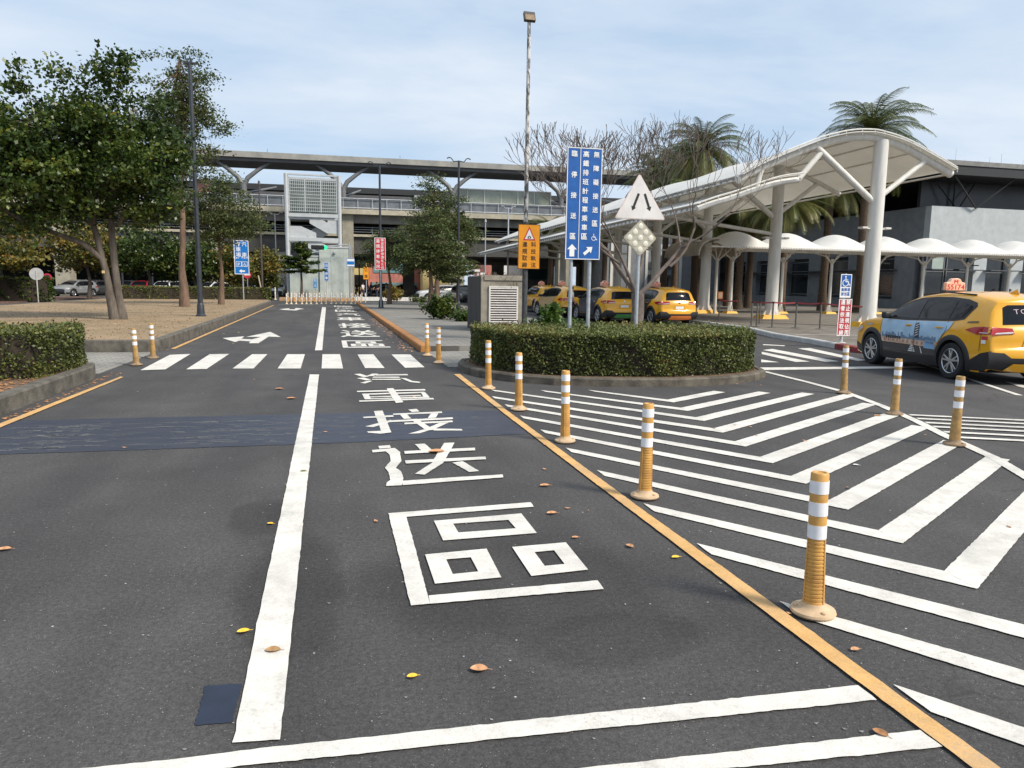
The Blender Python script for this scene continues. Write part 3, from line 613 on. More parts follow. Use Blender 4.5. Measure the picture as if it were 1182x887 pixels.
def bush(label,x,y,z,w,h,n,lm,ls,seed,name='leafy_shrub'):
    r=np.random.default_rng(seed);t=thing(name,label,'shrub',(x,y,z));b=MB();P=[];T=[]
    for i in range(14):
        a=r.uniform(0,2*PI);L=w*r.uniform(.2,1);tip=Vector((math.cos(a)*L,math.sin(a)*L*.8,h*r.uniform(.45,1)*(1-.35*(L/w)**2)))
        b.tube([(0,0,0),tip*.5+Vector((0,0,.1)),tip],[.02,.012,.004],5,cap=False)
        k=n//14;s=r.uniform(.35,1.05,k)[:,None];P.append(np.array(tip)[None]*s+r.normal(size=(k,3))*np.array([.16,.16,.13])*w*.9);T.append(r.uniform(.2,.8)+r.normal(size=k)*.15)
    P=np.concatenate(P);P[:,2]=np.maximum(P[:,2],.03)
    leafmesh('foliage',P,ls,lm,t,np.concatenate(T),1.6,.5,seed);b.build('stems',BARKG,t)
bush('bright green leafy shrub growing against the louvred concrete shaft',5.45,17.9,.02,.55,1.25,3400,LB,.075,41)
bush('small bright shrub just right of the flood light mast',6.55,18.6,.02,.42,.85,1500,LB,.075,42)
x,y=g(510,369,.13);bush('green bush on the right pavement under the layered trees',x,y,.13,.85,1.15,3200,LG,.085,43)
x,y=g(536,371,.13);bush('low spreading green bush beside the concrete shaft',x,y,.13,.6,.5,1100,LG,.08,44)
x,y=g(455,347,.13);bush('pale green bush on the far pavement beside the red sign post',x,y,.13,1.2,1.2,1500,LY,.12,45)
x,y=g(485,349,.13);bush('thin low bush on the far pavement between two tree trunks',x,y,.13,.9,.5,600,LF,.11,46)
# bare tree in front of the taxi rank
def baretree():
    r=random.Random(21);t=thing('bare_tree','leafless tree with many thin grey twigs growing behind the island hedge','tree',(7.75,17.4,.02));t.scale=(1.12,1.0,.90);b=MB();tw=MB()
    def grow(p,d,L,rad,dep):
        n=4;pts=[p];q=p;dd=d.copy();rr=[rad]
        for i in range(n):
            dd=(dd+Vector((r.gauss(0,.11),r.gauss(0,.11),.10))).normalized();q=q+dd*L/n;pts.append(q);rr.append(rad*(1-.38*(i+1)/n))
        (b if rad>.016 else tw).tube(pts,[max(q*.85,.0055) for q in rr],8 if rad>.03 else 4,cap=False)
        if dep==0:return
        k=2 if dep not in (4,3,1) else 3
        for i in range(k):
            ang=r.uniform(.25,.68);ax=Vector((r.gauss(0,1),r.gauss(0,1),r.gauss(0,1)*.4)).cross(dd).normalized()
            nd=(Matrix.Rotation(ang if i%2 else -ang,3,ax)@dd).normalized()
            st=pts[-1] if i<2 else pts[-2];grow(st,nd,L*r.uniform(.68,.84),rr[-1]*(.82 if i==0 else .62),dep-1)
    b.tube([(0,0,0),(-.02,0,.5),(.03,.02,1.1),(0,0,1.62)],[.20,.155,.145,.15],12)
    f=Vector((0,0,1.55))
    grow(f,Vector((-.62,.1,.80)).normalized(),1.45,.085,6)
    grow(f,Vector((.80,.0,.60)).normalized(),1.85,.08,6)
    grow(f+Vector((.0,.05,-.1)),Vector((-.3,-.2,.93)).normalized(),1.4,.06,6)
    grow(f+Vector((.8,.05,.85)),Vector((.75,.1,.65)).normalized(),1.3,.05,5)
    grow(f+Vector((-.45,.05,.9)),Vector((-.85,.1,.45)).normalized(),1.3,.045,5)
    grow(f+Vector((0,.05,0)),Vector((.15,.2,1)).normalized(),1.4,.06,6)
    b.build('trunk',BARKL,t,smooth=60);tw.build('twigs',BARKL,t)
    # trunk fork lower
baretree()
# palms
def palm(seed,H=10.,skirt=True):
    r=np.random.default_rng(seed);t=thing('palm_tree','palm','palm tree',(0,0,0));b=MB()
    rr=[.34,.27,.25,.24,.25,.24,.26,.30,.36];b.tube([(0.03*math.sin(i),0,H*.96*i/8) for i in range(9)],rr,12);b.build('trunk',PALMB,t,smooth=60)
    V=[];Fc=[];T=[]
    def frond(a,el,L,droop,tint):
        p=Vector((0,0,H));pts=[p];e=el
        for i in range(9):
            p=p+Vector((math.cos(a)*math.cos(e),math.sin(a)*math.cos(e),math.sin(e)))*L/9;e-=droop/9*(1+i*.12)/1.42;pts.append(p)
        side=Vector((-math.sin(a),math.cos(a),0))
        for i in range(9):
            p0,p1=pts[i],pts[i+1];d=(p1-p0)
            for k in range(5):
                s=(i+k/5)/9;q=p0+d*(k/5)
                ll=.58*math.sin(PI*min(1,.12+s*.9))**.6
                for sg in (-1,1):
                    tip=q+side*sg*ll*.75+d.normalized()*ll*.5+Vector((0,0,-ll*.45+r.normal()*.03))
                    w=d.normalized()*.028;n=len(V);V.extend([q-w,q+w,tip]);Fc.append((n,n+1,n+2));T.append(tint+r.normal()*.1)
        # rachis
        for i in range(8):
            n=len(V);w=side*.022;V.extend([pts[i]-w,pts[i]+w,pts[i+1]+w,pts[i+1]-w]);Fc.append((n,n+1,n+2,n+3));T.append(.9)
    for i in range(46):
        f=i/46;el=80-95*f;frond(i*2.399+r.normal()*.15,R(el)+r.normal()*.08,r.uniform(3.0,3.7),R(el+28+40*f),.2+.4*r.random())
    if skirt:
        for i in range(52):
            el=-5-45*r.random();frond(i*2.399+r.normal()*.2,R(el),r.uniform(3.0,4.6),R(min(86,el+88)),.5+.45*r.random())
    me=bpy.data.meshes.new('fronds');me.from_pydata([tuple(v) for v in V],[],Fc);at_=me.attributes.new('tint','FLOAT','FACE');at_.data.foreach_set('value',np.clip(np.array(T),0,1).astype(np.float32));me.materials.append(LP)
    link(bpy.data.objects.new('fronds',me),t);return t
P0=palm(51)
pl=[(34.9,42,1.2,0,'tall palm rising above the peak of the white canopy beside the front column'),
(33.6,44,.95,1.9,'second palm with long hanging skirt left of the tall palm behind the first big column'),
(28.2,46,.80,2.3,'palm with drooping olive fronds immediately behind the second big column'),
(27.6,51.5,.84,.3,'palm with drooping olive fronds behind the third big column'),
(28,57.5,.9,4.3,'palm with dense hanging fronds behind the fourth big column'),
(29.6,43,.74,1.1,'lower palm with a hanging skirt behind the second big column'),
(31.2,49.5,.73,2,'palm with yellow hanging fronds between the second and third big columns'),
(31.8,53.5,.78,3,'palm behind the arched end of the small wavy canopy'),
(29.5,54.5,1.26,4,'palm showing its crown above the canopy right of the bare tree'),
(30.2,60,1.22,5,'palm with crown above the canopy behind the bare tree'),
(31,66,1.22,.5,'darker palm behind the triangle sign with crown just above the canopy'),
(27,69,.85,1.5,'palm hanging behind the blue direction sign'),
(21.6,70,.70,2.5,'short palm at the far end of the canopy behind the orange sign'),
(27.0,48.5,.66,3.3,'dark palm under the canopy between the third and fourth big columns')]
for i,(x,y,s,a,lb) in enumerate(pl):
    o=P0 if i==0 else copy_tree(P0);o.location=(x,y,.1);o.rotation_euler.z=a;o.scale=((1.2,1.2,s) if s>1.1 else (1.05,1.05,s));tag(o,lb,'palm tree','palms behind the taxi rank canopy')
# ------------------------------------------------------------ leaf litter
def leaf(label,u,v,size,m,rz,curl=.25,cat='dry leaf'):
    x,y=g(u,v);b=MB();n=10;vs=[];fs=[]
    for i in range(n+1):
        f=i/n;w=math.sin(PI*f)**.7*.34;yy=(f-.5)
        for s in (-1,-.5,0,.5,1): vs.append((s*w*size,yy*size,.004+size*curl*(abs(s)**2*w*1.6+(yy*2)**2*.25)))
    for i in range(n):
        for k in range(4): fs.append((i*5+k,i*5+k+1,(i+1)*5+k+1,(i+1)*5+k))
    b.add(vs,fs);b.tube([(0,-.5*size,.004+size*curl*.25),(0,-.72*size,.006)],[.0015,.001],4)
    o=b.build('fallen_leaf',m);o.location=(x,y,.004 if True else 0);o.rotation_euler.z=rz;return tag(o,label,cat,'fallen leaves on the road')
LV=[('orange brown curled leaf lying on the asphalt below the big painted square character',553,775,.10,DRY2,1.3),
('tan leaf lying on the near end of the white centre line',315,753,.09,mat('leaf_ochre',(.34,.2,.09),.7,.2,30),1.4),
('yellow leaf lying just left of the white centre line',281,731,.075,DRYY,1.7),
('curled brown leaf on the bottom white bar next to the yellow line',1016,849,.075,DRY,.4),
('pale brown leaf right of the top box of the painted square character',637,594,.10,DRY2,1.6),
('brown leaf lying on the painted character with the long sweep',504,523,.20,DRY2,1.5),
('small orange leaf near the left edge of the picture',5,636,.10,DRY2,1.6),
('small yellow leaf at the left of the centre line halfway up',312,606,.06,DRYY,1.2),
('greenish leaf lying on the middle of the white centre line',350,545,.07,mat('leaf_olive',(.2,.19,.06),.7),1.1),
('tan leaf between the painted characters and the yellow line',629,562,.11,DRY2,1.5),
('small brown leaf left of the near yellow line opposite the second bollard',727,632,.08,DRY2,.3),
('yellow green leaf lying on asphalt between leaf and yellow line near second bollard',780,645,.07,DRYY,1.6),
('pink brown leaf beside the bottom right box of the painted character',664,622,.06,DRY2,1.5),
('brown leaf on the road just left of the centre line before the crossing',322,450,.16,DRY2,1.4),
('pale leaf on the road left of the centre line after the crossing',336,461,.16,DRY2,1.7),
('tan leaf lying among the hatching by the first near bollard on the right line',1013,481,.12,DRY2,1.3),
('small pale leaf on the hatching behind the nearest bollard',988,538,.07,SIGNW,1.),
('thin tan leaf beside the yellow line above the bottom bar',987,752,.06,DRY2,1.6),
('small rusty leaf on the dark asphalt at the lower middle',476,783,.06,DRYY,1.6),]
for i,(lb,u,v,s,m,rz) in enumerate(LV): leaf(lb,u,v,s*.8,m,rz)
def litter(name,label,pts,size,m,seed):
    r=np.random.default_rng(seed);V=[];Fc=[]
    for x,y,z in pts:
        a=r.uniform(0,2*PI);s=size*r.uniform(.5,1.3);c,sn=math.cos(a),math.sin(a);n=len(V);h=s*.2
        V+=[(x-c*s*.5,y-sn*s*.5,z+h*r.random()),(x+sn*s*.3,y-c*s*.3,z),(x+c*s*.5,y+sn*s*.5,z+h*r.random()),(x-sn*s*.3,y+c*s*.3,z)];Fc.append((n,n+1,n+2,n+3))
    o=MB().add(V,Fc).build(name,m);o['kind']='stuff';o['label']=label;o['category']='litter';return o
r=random.Random(5)
litter('leaf_litter_kerb','dry leaves gathered along the left kerb foot',[(-3.75+abs(r.gauss(0,.07)),r.uniform(9.5,14),.006) for i in range(90)]+[(-3.76+abs(r.gauss(0,.06)),r.uniform(18.5,40),.006) for i in range(120)],.06,DRY,1)
litter('leaf_litter_hedge','dry brown leaves on the soil under the left hedge',[(r.uniform(-6.5,-4.05),r.uniform(10.4,11.7),.21) for i in range(330)],.09,DRY,2)
litter('leaf_litter_right_kerb','dry leaves scattered along the orange kerb',[(2.05-abs(r.gauss(0,.22)),r.uniform(17.5,34),.006) for i in range(130)],.09,DRY2,3)
litter('paint_chips','tiny white chips scattered on the asphalt',[(r.uniform(-3.5,5),2+r.random()**1.5*12,.004) for i in range(420)],.018,WORNW,4)
litter('leaf_litter_road','small dry leaf scraps scattered over road and hatching',[(r.uniform(-3.5,8),2.4+r.random()**1.2*14,.01) for i in range(38)],.045,DRY2,5)
litter('lawn_litter','dry leaves scattered on the lawn round the big tree',[(-7.2+r.gauss(0,2.2),25+r.gauss(0,3.5),.28) for i in range(260) ],.08,mat('leaf_straw',(.42,.30,.14),.8,.3,30),6)
# grass tufts at lawn: fine blades
rg=np.random.default_rng(77);n=4500;xx=rg.uniform(-15,-4.1,n);yy=18.4+rg.random(n)**1.6*36
o=leafmesh('lawn_grass',np.stack([xx,yy,np.full(n,.28)],1),.032,leafmat('dry_blades',[(.20,.14,.085),(.30,.21,.125),(.36,.265,.16),(.20,.185,.075)],.1,.8),None,None,2.2,0,77);o['kind']='stuff';o['label']='short dry yellow grass covering the lawn';o['category']='grass'
# ------------------------------------------------------------ delineator bollards
BOLY=mat('bollard_yellow',(.67,.37,.095),.5,.2,7,c2=(.46,.24,.065),bump=.1,bscale=25)
BOLD=mat('bollard_yellow_dirty',(.50,.30,.10),.6,.3,9,c2=(.27,.16,.06))
BOLB=mat('bollard_base_tan',(.60,.43,.27),.7,.2,12,c2=(.47,.33,.20))
BOLB2=mat('bollard_base_grimy',(.33,.23,.13),.8,.3,12,c2=(.2,.14,.09))
REFL=mat('reflective_white_band',(.80,.80,.82),.35,.06,14)
def make_bollard(ribbed=True,my=BOLY,mb_=BOLB):
    t=thing('traffic_bollard','b','bollard')
    b=MB();b.lathe([(.02,0),(.105,0),(.112,.010),(.108,.022),(.075,.032),(.062,.045),(.055,.06),(.02,.06)],n=28)
    for k in range(3):
        a=2*PI*k/3+.5;b.lathe([(.012,0),(.012,.012),(.006,.014)],(.085*math.cos(a),.085*math.sin(a),.024),8)
    b.build('base',mb_,t,smooth=35)
    b=MB();H=.745
    prof=[(.055,.055)]
    z=.06
    if ribbed:
        while z<.385:
            rr=.0525-.008*(z-.06)/.33;prof+=[(rr,z),(rr,z+.011),(rr-.004,z+.013),(rr-.004,z+.018)];z+=.02
    prof+=[(.044,.40),(.0435,.60),(.0435,H-.008),(.038,H),(.03,H),(.026,H-.006),(.005,H-.006)]
    b.lathe(prof,n=26)
    if ribbed:  # three vertical webs between the rib stacks
        for k in range(3):
            a=2*PI*k/3+.9;b.tube([(math.cos(a)*.0525,math.sin(a)*.0525,.06),(math.cos(a)*.0445,math.sin(a)*.0445,.40)],.004,5)
    b.build('post',my,t,smooth=35)
    for z0,z1 in ((.405,.475),(.525,.595),(.64,.705)):
        b=MB();b.lathe([(.0436,z0),(.0458,z0),(.0458,z1),(.0436,z1)],n=26);b.build('reflective_band',REFL,t,smooth=35)
    return t
BP=make_bollard();BQ=make_bollard(False,BOLD,BOLB2)
bl=[(0,938,709.2,'nearest yellow bollard with three white bands right of the near yellow line',0,.3,.985),
(0,744,575,'second nearest ribbed yellow bollard beside the yellow line',.6,.2,1.0),
(0,652.2,510.8,'third bollard along the yellow line standing before the middle of the island hedge',1.2,-.1,1.02),
(0,599,474,'fourth bollard along the yellow line in front of the left part of the island hedge',1.9,.1,1.02),
(0,563.9,449.6,'fifth and farthest bollard of the row along the yellow line by the hedge corner',2.6,0,1.03),
(1,1101.3,514.6,'dirty yellow bollard on the curved white line nearest the big taxi rear wheel',.3,.1,1.0),
(1,1032,479.2,'dirty bollard with a spotted lowest band at the middle of the curved white line',1.1,.1,1.0),
(1,973.8,454.8,'slim bollard on the curved white line nearest the red warning board',2.2,0,1.02),
(1,157.5,422.4,'left of the two bollards at the left end of the zebra crossing',.4,0,.96),
(1,177,414,'leaning bollard behind the left end of the zebra crossing',1.5,-1,1.0),
(0,493,411.2,'bollard at the end of the orange kerb on the right of the crossing',.9,0,1.0),
(0,506.3,419.8,'bollard on the crossing pavers just right of the one at the kerb end',2.0,0,1.0)]
rr0=random.Random(31)
for i,(k,u,v,lb,a,ln,s) in enumerate(bl):
    src=BQ if k else BP
    o=src if i in (0,5) else copy_tree(src);x,y=g(u,v);o.location=(x,y,.010 if i!=7 else .012);o.rotation_euler=(R(rr0.uniform(-1,1)),R(-6 if ln==-1 else ln+rr0.uniform(-1.2,1.2)),a);o.scale=(1,1,s);tag(o,lb,'bollard','yellow and white traffic bollards')
# flexible posts closing the far end of the road
def flex(mc,h=.8):
    t=thing('flexible_post','f','post');b=MB();b.lathe([(.10,0),(.11,.02),(.06,.05),(.045,.06),(.04,h),(.02,h+.01)],n=10);b.build('post',mc,t,smooth=40)
    for z in (h*.45,h*.75):
        b=MB();b.lathe([(.041,z),(.047,z),(.047,z+.12),(.041,z+.12)],n=10);b.build('band',MATS['reflective_white_band'],t,smooth=40)
    return t
F1=flex(mat('post_cream',(.72,.60,.42),.5));F2=flex(mat('post_orange',(.62,.33,.12),.5))
first=[1,1]
rr=random.Random(9)
for i in range(17):
    u=331+i*5.7;x,y=g(u+rr.uniform(-.6,.6),351.2);o=F1 if i==0 else copy_tree(F1)
    o.location=(x,y,0);o.scale=(1,1,rr.uniform(.9,1.12));tag(o,'slim cream flexible post in the front row closing the far road end','flexible post','front row of flexible posts')
for i in range(15):
    x,y=g(333+i*6.1+rr.uniform(-1,1),348.2);o=F2 if i==0 else copy_tree(F2)
    o.location=(x,y,0);tag(o,'orange flexible post in the row behind the cream posts at the far road end','flexible post','rear row of orange flexible posts')
x,y=g(318,350.5);o=copy_tree(F1);o.location=(x,y,.28);o.scale=(1,1,1.15);tag(o,'single cream flexible post on the end of the lawn kerb left of the rows','flexible post')
# low concrete divider behind posts
b=MB();b.bx(-4.2,2.2,66,66.3,0,.3);o=b.build('low_barrier',mat('barrier_tan',(.42,.27,.16),.8,.3,3));tag(o,'low tan barrier strip behind the flexible posts at the road end','barrier')
# ------------------------------------------------------------ sign tools
def board(t,w,h,z0,m,d=.02,name='panel',y=0,cx=0,rim=None,r=.03):
    b=MB();b.box(cx,y,z0+h/2,w,d,h);o=b.build(name,m,t,bevel=.004)
    if rim:
        q=MB();e=rim[1];f=y-d/2-.003;i=.0
        for (x0,x1,za,zb) in ((cx-w/2,cx+w/2,z0+h-e,z0+h),(cx-w/2,cx+w/2,z0,z0+e),(cx-w/2,cx-w/2+e,z0+e,z0+h-e),(cx+w/2-e,cx+w/2,z0+e,z0+h-e)): q.box((x0+x1)/2,f,(za+zb)/2,x1-x0,.004,zb-za)
        q.build('border',rim[0],t)
    return o
def vtext(t,chars,x,ztop,zbot,s,m,y,bold=.025,name='lettering',sx=None):
    n=len(chars)
    for i,ch in enumerate(chars):
        z=ztop-(ztop-zbot)*(i/(n-1) if n>1 else .5)
        b=MB();b.glyph(ch,x,z,(sx or s),s,y,bold=bold);o=b.build('character',m,t)
    return o
def htext(t,s,x,z,h,m,y,bold=.01,name='lettering',adv=.72):
    b=MB()
    for i,ch in enumerate(s):
        if ch!=' ': b.glyph(ch,x+(i-(len(s)-1)/2)*h*adv,z,h,h,y,bold=bold)
    return b.build(name,m,t)
def wheelchair(t,cx,cz,s,m,y):
    b=MB();q=lambda a,c:(cx+a*s,y,cz+c*s)
    def seg(p,w=.09):
        for i in range(len(p)-1):
            a=Vector(p[i]);c=Vector(p[i+1]);d=(c-a).normalized();n=Vector((-d.y,d.x))*w/2
            a=a-d*w*.3;c=c+d*w*.3
            yy=y-.0004*(len(b.f)%7)
            b.add([(cx+k[0]*s,yy,cz+k[1]*s) for k in ((a-n),(c-n),(c+n),(a+n))],[(0,1,2,3)])
    seg([(-.05,.28),(-.03,-.05),(.25,-.05),(.36,-.38),(.46,-.34)]);seg([(-.04,.12),(.2,.12)],.07)
    arc=[(-.06+.31*math.cos(R(a)),-.17+.31*math.sin(R(a))) for a in range(110,345,18)];seg(arc,.075)
    b.add([(cx+(-.06+.085*math.cos(a))*s,y,cz+(.42+.085*math.sin(a))*s) for a in [2*PI*i/12 for i in range(12)]],[tuple(range(12))])
    return b.build('wheelchair_symbol',m,t)
def poly(t,pts,m,y,name): 
    b=MB();b.add([(p[0],y,p[1]) for p in pts],[tuple(range(len(pts)))]);return b.build(name,m,t)
def ringp(t,cx,cz,r0,r1,m,y,name,n=28):
    b=MB();vs=[];fs=[]
    for i in range(n):
        a=2*PI*i/n;vs+=[(cx+r0*math.cos(a),y,cz+r0*math.sin(a)),(cx+r1*math.cos(a),y,cz+r1*math.sin(a))]
    for i in range(n): j=(i+1)%n;fs.append((2*i,2*i+1,2*j+1,2*j))
    b.add(vs,fs);return b.build(name,m,t)
def disc(t,cx,cz,r,m,y,name,n=28):
    return poly(t,[(cx+r*math.cos(2*PI*i/n),cz+r*math.sin(2*PI*i/n)) for i in range(n)],m,y,name)
# ---- big blue direction sign on the island
Yb=13.1
A=at(655,170,Yb);B_=at(695,172,Yb);D_=at(652.5,299.5,Yb);E_=at(691.5,300,Yb)
w=(B_[0]-A[0]+E_[0]-D_[0])/2;cx=(A[0]+E_[0]+B_[0]+D_[0])/4;zt=(A[2]+B_[2])/2;zb=(D_[2]+E_[2])/2
t=thing('direction_sign','tall blue direction sign with three columns of white characters on two grey poles','sign',(cx,Yb,.15),R(-2))
z0=zb-.15;h=zt-zb
board(t,w,h,z0,BLUE,.025,rim=(SIGNW,.014))
b=MB();b.box(-w*.5+w*.375,-.018,z0+h/2,.011,.006,h-.03);b.build('divider',SIGNW,t)
X=lambda f:-w/2+f*w
Zf=lambda f:z0+h*(1-f)
yy=-.019
vtext(t,'臨停接送區',X(.20),Zf(.055),Zf(.79),.107,SIGNW,yy,.03)
vtext(t,'高鐵排班計程車乘車區',X(.53),Zf(.055),Zf(.79),.107,SIGNW,yy,.03,sx=.11)
vtext(t,'無障礙接送區',X(.83),Zf(.055),Zf(.67),.105,SIGNW,yy,.03)
wheelchair(t,X(.82),Zf(.795),.125,SIGNW,yy)
poly(t,[(X(.12),Zf(.975)),(X(.12),Zf(.91)),(X(.05),Zf(.91)),(X(.19),Zf(.862)),(X(.33),Zf(.91)),(X(.26),Zf(.91)),(X(.26),Zf(.975))],SIGNW,yy,'arrow')
def arrowrot(t,cx,cz,s,ang,m,y,name='arrow'):
    P=[(-.13,-.5),(.13,-.5),(.13,.05),(.34,.05),(0,.5),(-.34,.05),(-.13,.05)];c,sn=math.cos(ang),math.sin(ang)
    return poly(t,[(cx+(a*c-b_*sn)*s,cz+(a*sn+b_*c)*s) for a,b_ in P],m,y,name)
arrowrot(t,X(.66),Zf(.918),.22,R(-50),SIGNW,yy)
for f,u in ((.16,659),(.70,683)):
    b=MB();b.tube([(X(f)+.03,.052,0),(X(f)+.03,.052,z0+h*.95)],.036,14);b.build('pole',GALV,t,smooth=True)
    b=MB()
    for zz in (z0+.15,z0+h*.5,z0+h-.15): b.box(X(f)+.03,.035,zz,.12,.05,.035)
    b.build('bracket',GALV,t)
# ---- triangle warning sign + reflector diamond
Yt=12.9
T0=at(738,202,Yt);T1=at(710,252.5,Yt);T2=at(767,254.5,Yt);Dc=at(738.5,275,Yt);Dl=at(717,275,Yt)
px_=Dc[0]
t=thing('warning_sign','white triangular sign with two black arrows above a diamond of pale reflectors','sign',(px_,Yt,.15))
def rounded(pts,r,n=5):
    out=[];m=len(pts)
    for i in range(m):
        p=Vector(pts[i]);a=Vector(pts[i-1]);c=Vector(pts[(i+1)%m]);d1=(a-p).normalized();d2=(c-p).normalized();ang=d1.angle(d2);k=r/math.tan(ang/2)
        s=p+d1*k;e=p+d2*k
        for j in range(n+1):
            f=j/n;out.append(tuple((1-f)**2*s+2*f*(1-f)*p+f*f*e))
    return out
tri=[(T1[0]-px_-.02,T1[2]-.15),(T2[0]-px_+.02,T2[2]-.15),(T0[0]-px_,T0[2]-.15+.03)]
SW2=mat('weathered_white_sign',(.72,.70,.68),.5,.14,3,c2=(.61,.58,.56))
PINK=mat('faded_pink_border',(.66,.52,.49),.5,.15,6)
b=MB();b.prismY(rounded(tri,.04),-.012,.0);b.build('triangle_panel',PINK,t)
c0=(sum(p[0] for p in tri)/3,sum(p[1] for p in tri)/3)
inn=[(c0[0]+(a-c0[0])*.95,c0[1]+(b_-c0[1])*.95) for a,b_ in tri];b=MB();b.prismY(rounded(inn,.04),-.016,-.012);b.build('triangle_face',SW2,t)
Hh=tri[2][1]-tri[0][1];cz=tri[0][1]
for sg in (-1,1):
    b=MB();p0=Vector((sg*.06,cz+Hh*.56));p1=Vector((sg*.155,cz+Hh*.27));d=(p1-p0).normalized();n=Vector((-d.y,d.x))
    q=[p0-n*.024,p0+n*.024,p1+n*.024,p1-n*.024];b.add([(a.x,-.019,a.y) for a in q],[(0,1,2,3)])
    tip=p1+d*.075;q=[p1-n*.052,p1+n*.052,tip];b.add([(a.x,-.0195,a.y) for a in q],[(0,1,2)]);b.build('arrow',BLACK,t)
dr=.345;dz=Dc[2]-.15
dia=rounded([(0,dz-dr),(dr,dz),(0,dz+dr),(-dr,dz)],.05)
MB().prismY(dia,-.018,-.002).build('diamond_panel',mat('taupe_panel',(.34,.31,.24),.6,.1),t)
MB().prismY([(a*.93,dz+(c-dz)*.93) for a,c in dia],-.022,-.018).build('diamond_face',mat('taupe_face',(.42,.39,.31),.6,.1),t)
LENS=mat('reflector_lens',(.66,.64,.54),.25,.08,40,coat=.6)
for a,c in ((0,-2),(0,0),(0,2),(-1,-1),(1,-1),(-1,1),(1,1),(-2,0),(2,0)):
    MB().lathe([(.054,0),(.054,-.004),(.046,-.008),(.01,-.009)],(a*.108,-.022,dz+c*.108),18,'y').build('reflector',LENS,t,smooth=40)
b=MB();b.tube([(.0,.035,0),(.0,.035,T0[2]-.35)],.036,14);b.build('pole',GALV,t,smooth=True)
# ---- orange camera sign + floodlight mast
Ym=19.
M0=at(604,372,Ym);M1=at(612,26,Ym)
mx_=(M0[0]+M1[0])/2
t=thing('floodlight_mast','tall flaking black and white floodlight mast rising behind the island hedge','lamp post',(mx_,Ym,.02))
PEEL=mat('peeling_mast_paint',(.62,.60,.57),.8,.5,9,c2=(.10,.10,.10),bump=.3,stretch=(1,1,.35),detail=8,sharp=.05)
b=MB();b.tube([(0,0,0),(0,0,3.3)],.075,14);b.build('lower_post',mat('mast_dark_flaking',(.40,.40,.40),.7,.5,8,c2=(.02,.022,.027),stretch=(1,1,.3),sharp=-.0) if False else mat('mast_dark_flaking',(.02,.022,.027),.7,.5,14,c2=(.10,.10,.10),stretch=(1,1,.3)),t,smooth=True)
b=MB();b.tube([(0,0,3.3),(0,0,M1[2]-.02)],[.062,.045],12);b.build('upper_post',PEEL,t,smooth=True)
b=MB();b.box(0,-.02,M1[2]+.10,.30,.10,.26,rx=R(-25));b.build('floodlight_housing',mat('floodlight_dark',(.045,.04,.035),.5,.2,10),t,bevel=.01)
b=MB();b.box(0,-.085,M1[2]+.075,.24,.012,.17,rx=R(-25));b.build('floodlight_glass',mat('floodlight_tan_glass',(.26,.19,.12),.25,.3,14),t)
O0=at(597.3,259,Ym);O1=at(621.5,311,Ym)
ow=O1[0]-O0[0];oh=O0[2]-O1[2]
t=thing('enforcement_sign','orange sign with camera triangle and black characters fixed to the floodlight mast','sign',((O0[0]+O1[0])/2,Ym-.10,O1[2]))
board(t,ow,oh,0,ORANGE,.02,rim=(BLACK,.012))
cz=oh*.795;tr_=[(-.17,oh*.64),(.17,oh*.64),(0,oh*.95)]
poly(t,tr_,RED,-.0125,'red_triangle');c0=(0,oh*.745);poly(t,[(a*.72,c0[1]+(c-c0[1])*.72) for a,c in tr_],SIGNW,-.0145,'triangle_white')
b=MB();b.box(0,-.0165,oh*.705,.09,.002,.055);b.box(0,-.0165,oh*.705+.034,.035,.002,.014);b.build('camera_symbol',BLACK,t);disc(t,0,oh*.705,.019,SIGNW,-.019,'camera_lens')
vtext(t,'科技執法',ow*.2,oh*.55,oh*.09,.135,BLACK,-.0125,.02)
vtext(t,'違規取締',-ow*.2,oh*.55,oh*.09,.135,BLACK,-.0125,.02)
b=MB();b.box(0,.03,oh*.25,.2,.05,.03);b.box(0,.03,oh*.75,.2,.05,.03);b.build('bracket',GALV,t)
# ---- accessible bay sign + red board
Yr=17.6
t=thing('accessible_bay_sign','white and blue wheelchair sign on a thin post above the red board','sign',(14.13,Yr,.145))
b=MB();b.tube([(0,.0,0),(.02,.0,1.95)],.022,10);b.lathe([(.0,0),(.13,0),(.13,.012),(.03,.03),(.0,.03)],(0,0,0),14);b.build('pole',GALV,t,smooth=40)
board(t,.36,.66,1.27,SIGNW,.012,y=-.035,cx=.02);board(t,.30,.33,1.58,BLUE,.004,name='blue_panel',y=-.045,cx=.02)
wheelchair(t,.01,1.735,.29,SIGNW,-.049)
b=MB()
for i,ch in enumerate('無障礙接送區'): b.glyph(ch,.02+(i%3-1)*.10,1.50-(i//3)*.12,.085,.095,-.043,bold=.03)
b.build('lettering',BLUE,t)
t=thing('warning_board','tall red board with twelve white characters standing on the platform edge','sign',(14.09,Yr-.06,.145),R(2))
board(t,.44,1.04,.20,REDW,.012,y=-.045,cx=.03,rim=(SIGNW,.02))
for cx_,s in ((.12,'禁止違規佔用'),(-.06,'違者依法取締')): vtext(t,s,cx_+.01,1.15,.29,.135,SIGNW,-.0525,.035,sx=.14)
b=MB();b.tube([(.03,-.025,.0),(.03,-.025,1.2)],.016,8);b.lathe([(.0,0),(.10,0),(.10,.012),(.0,.02)],(.03,-.03,0),12);b.build('stand',STEELW,t,smooth=40)
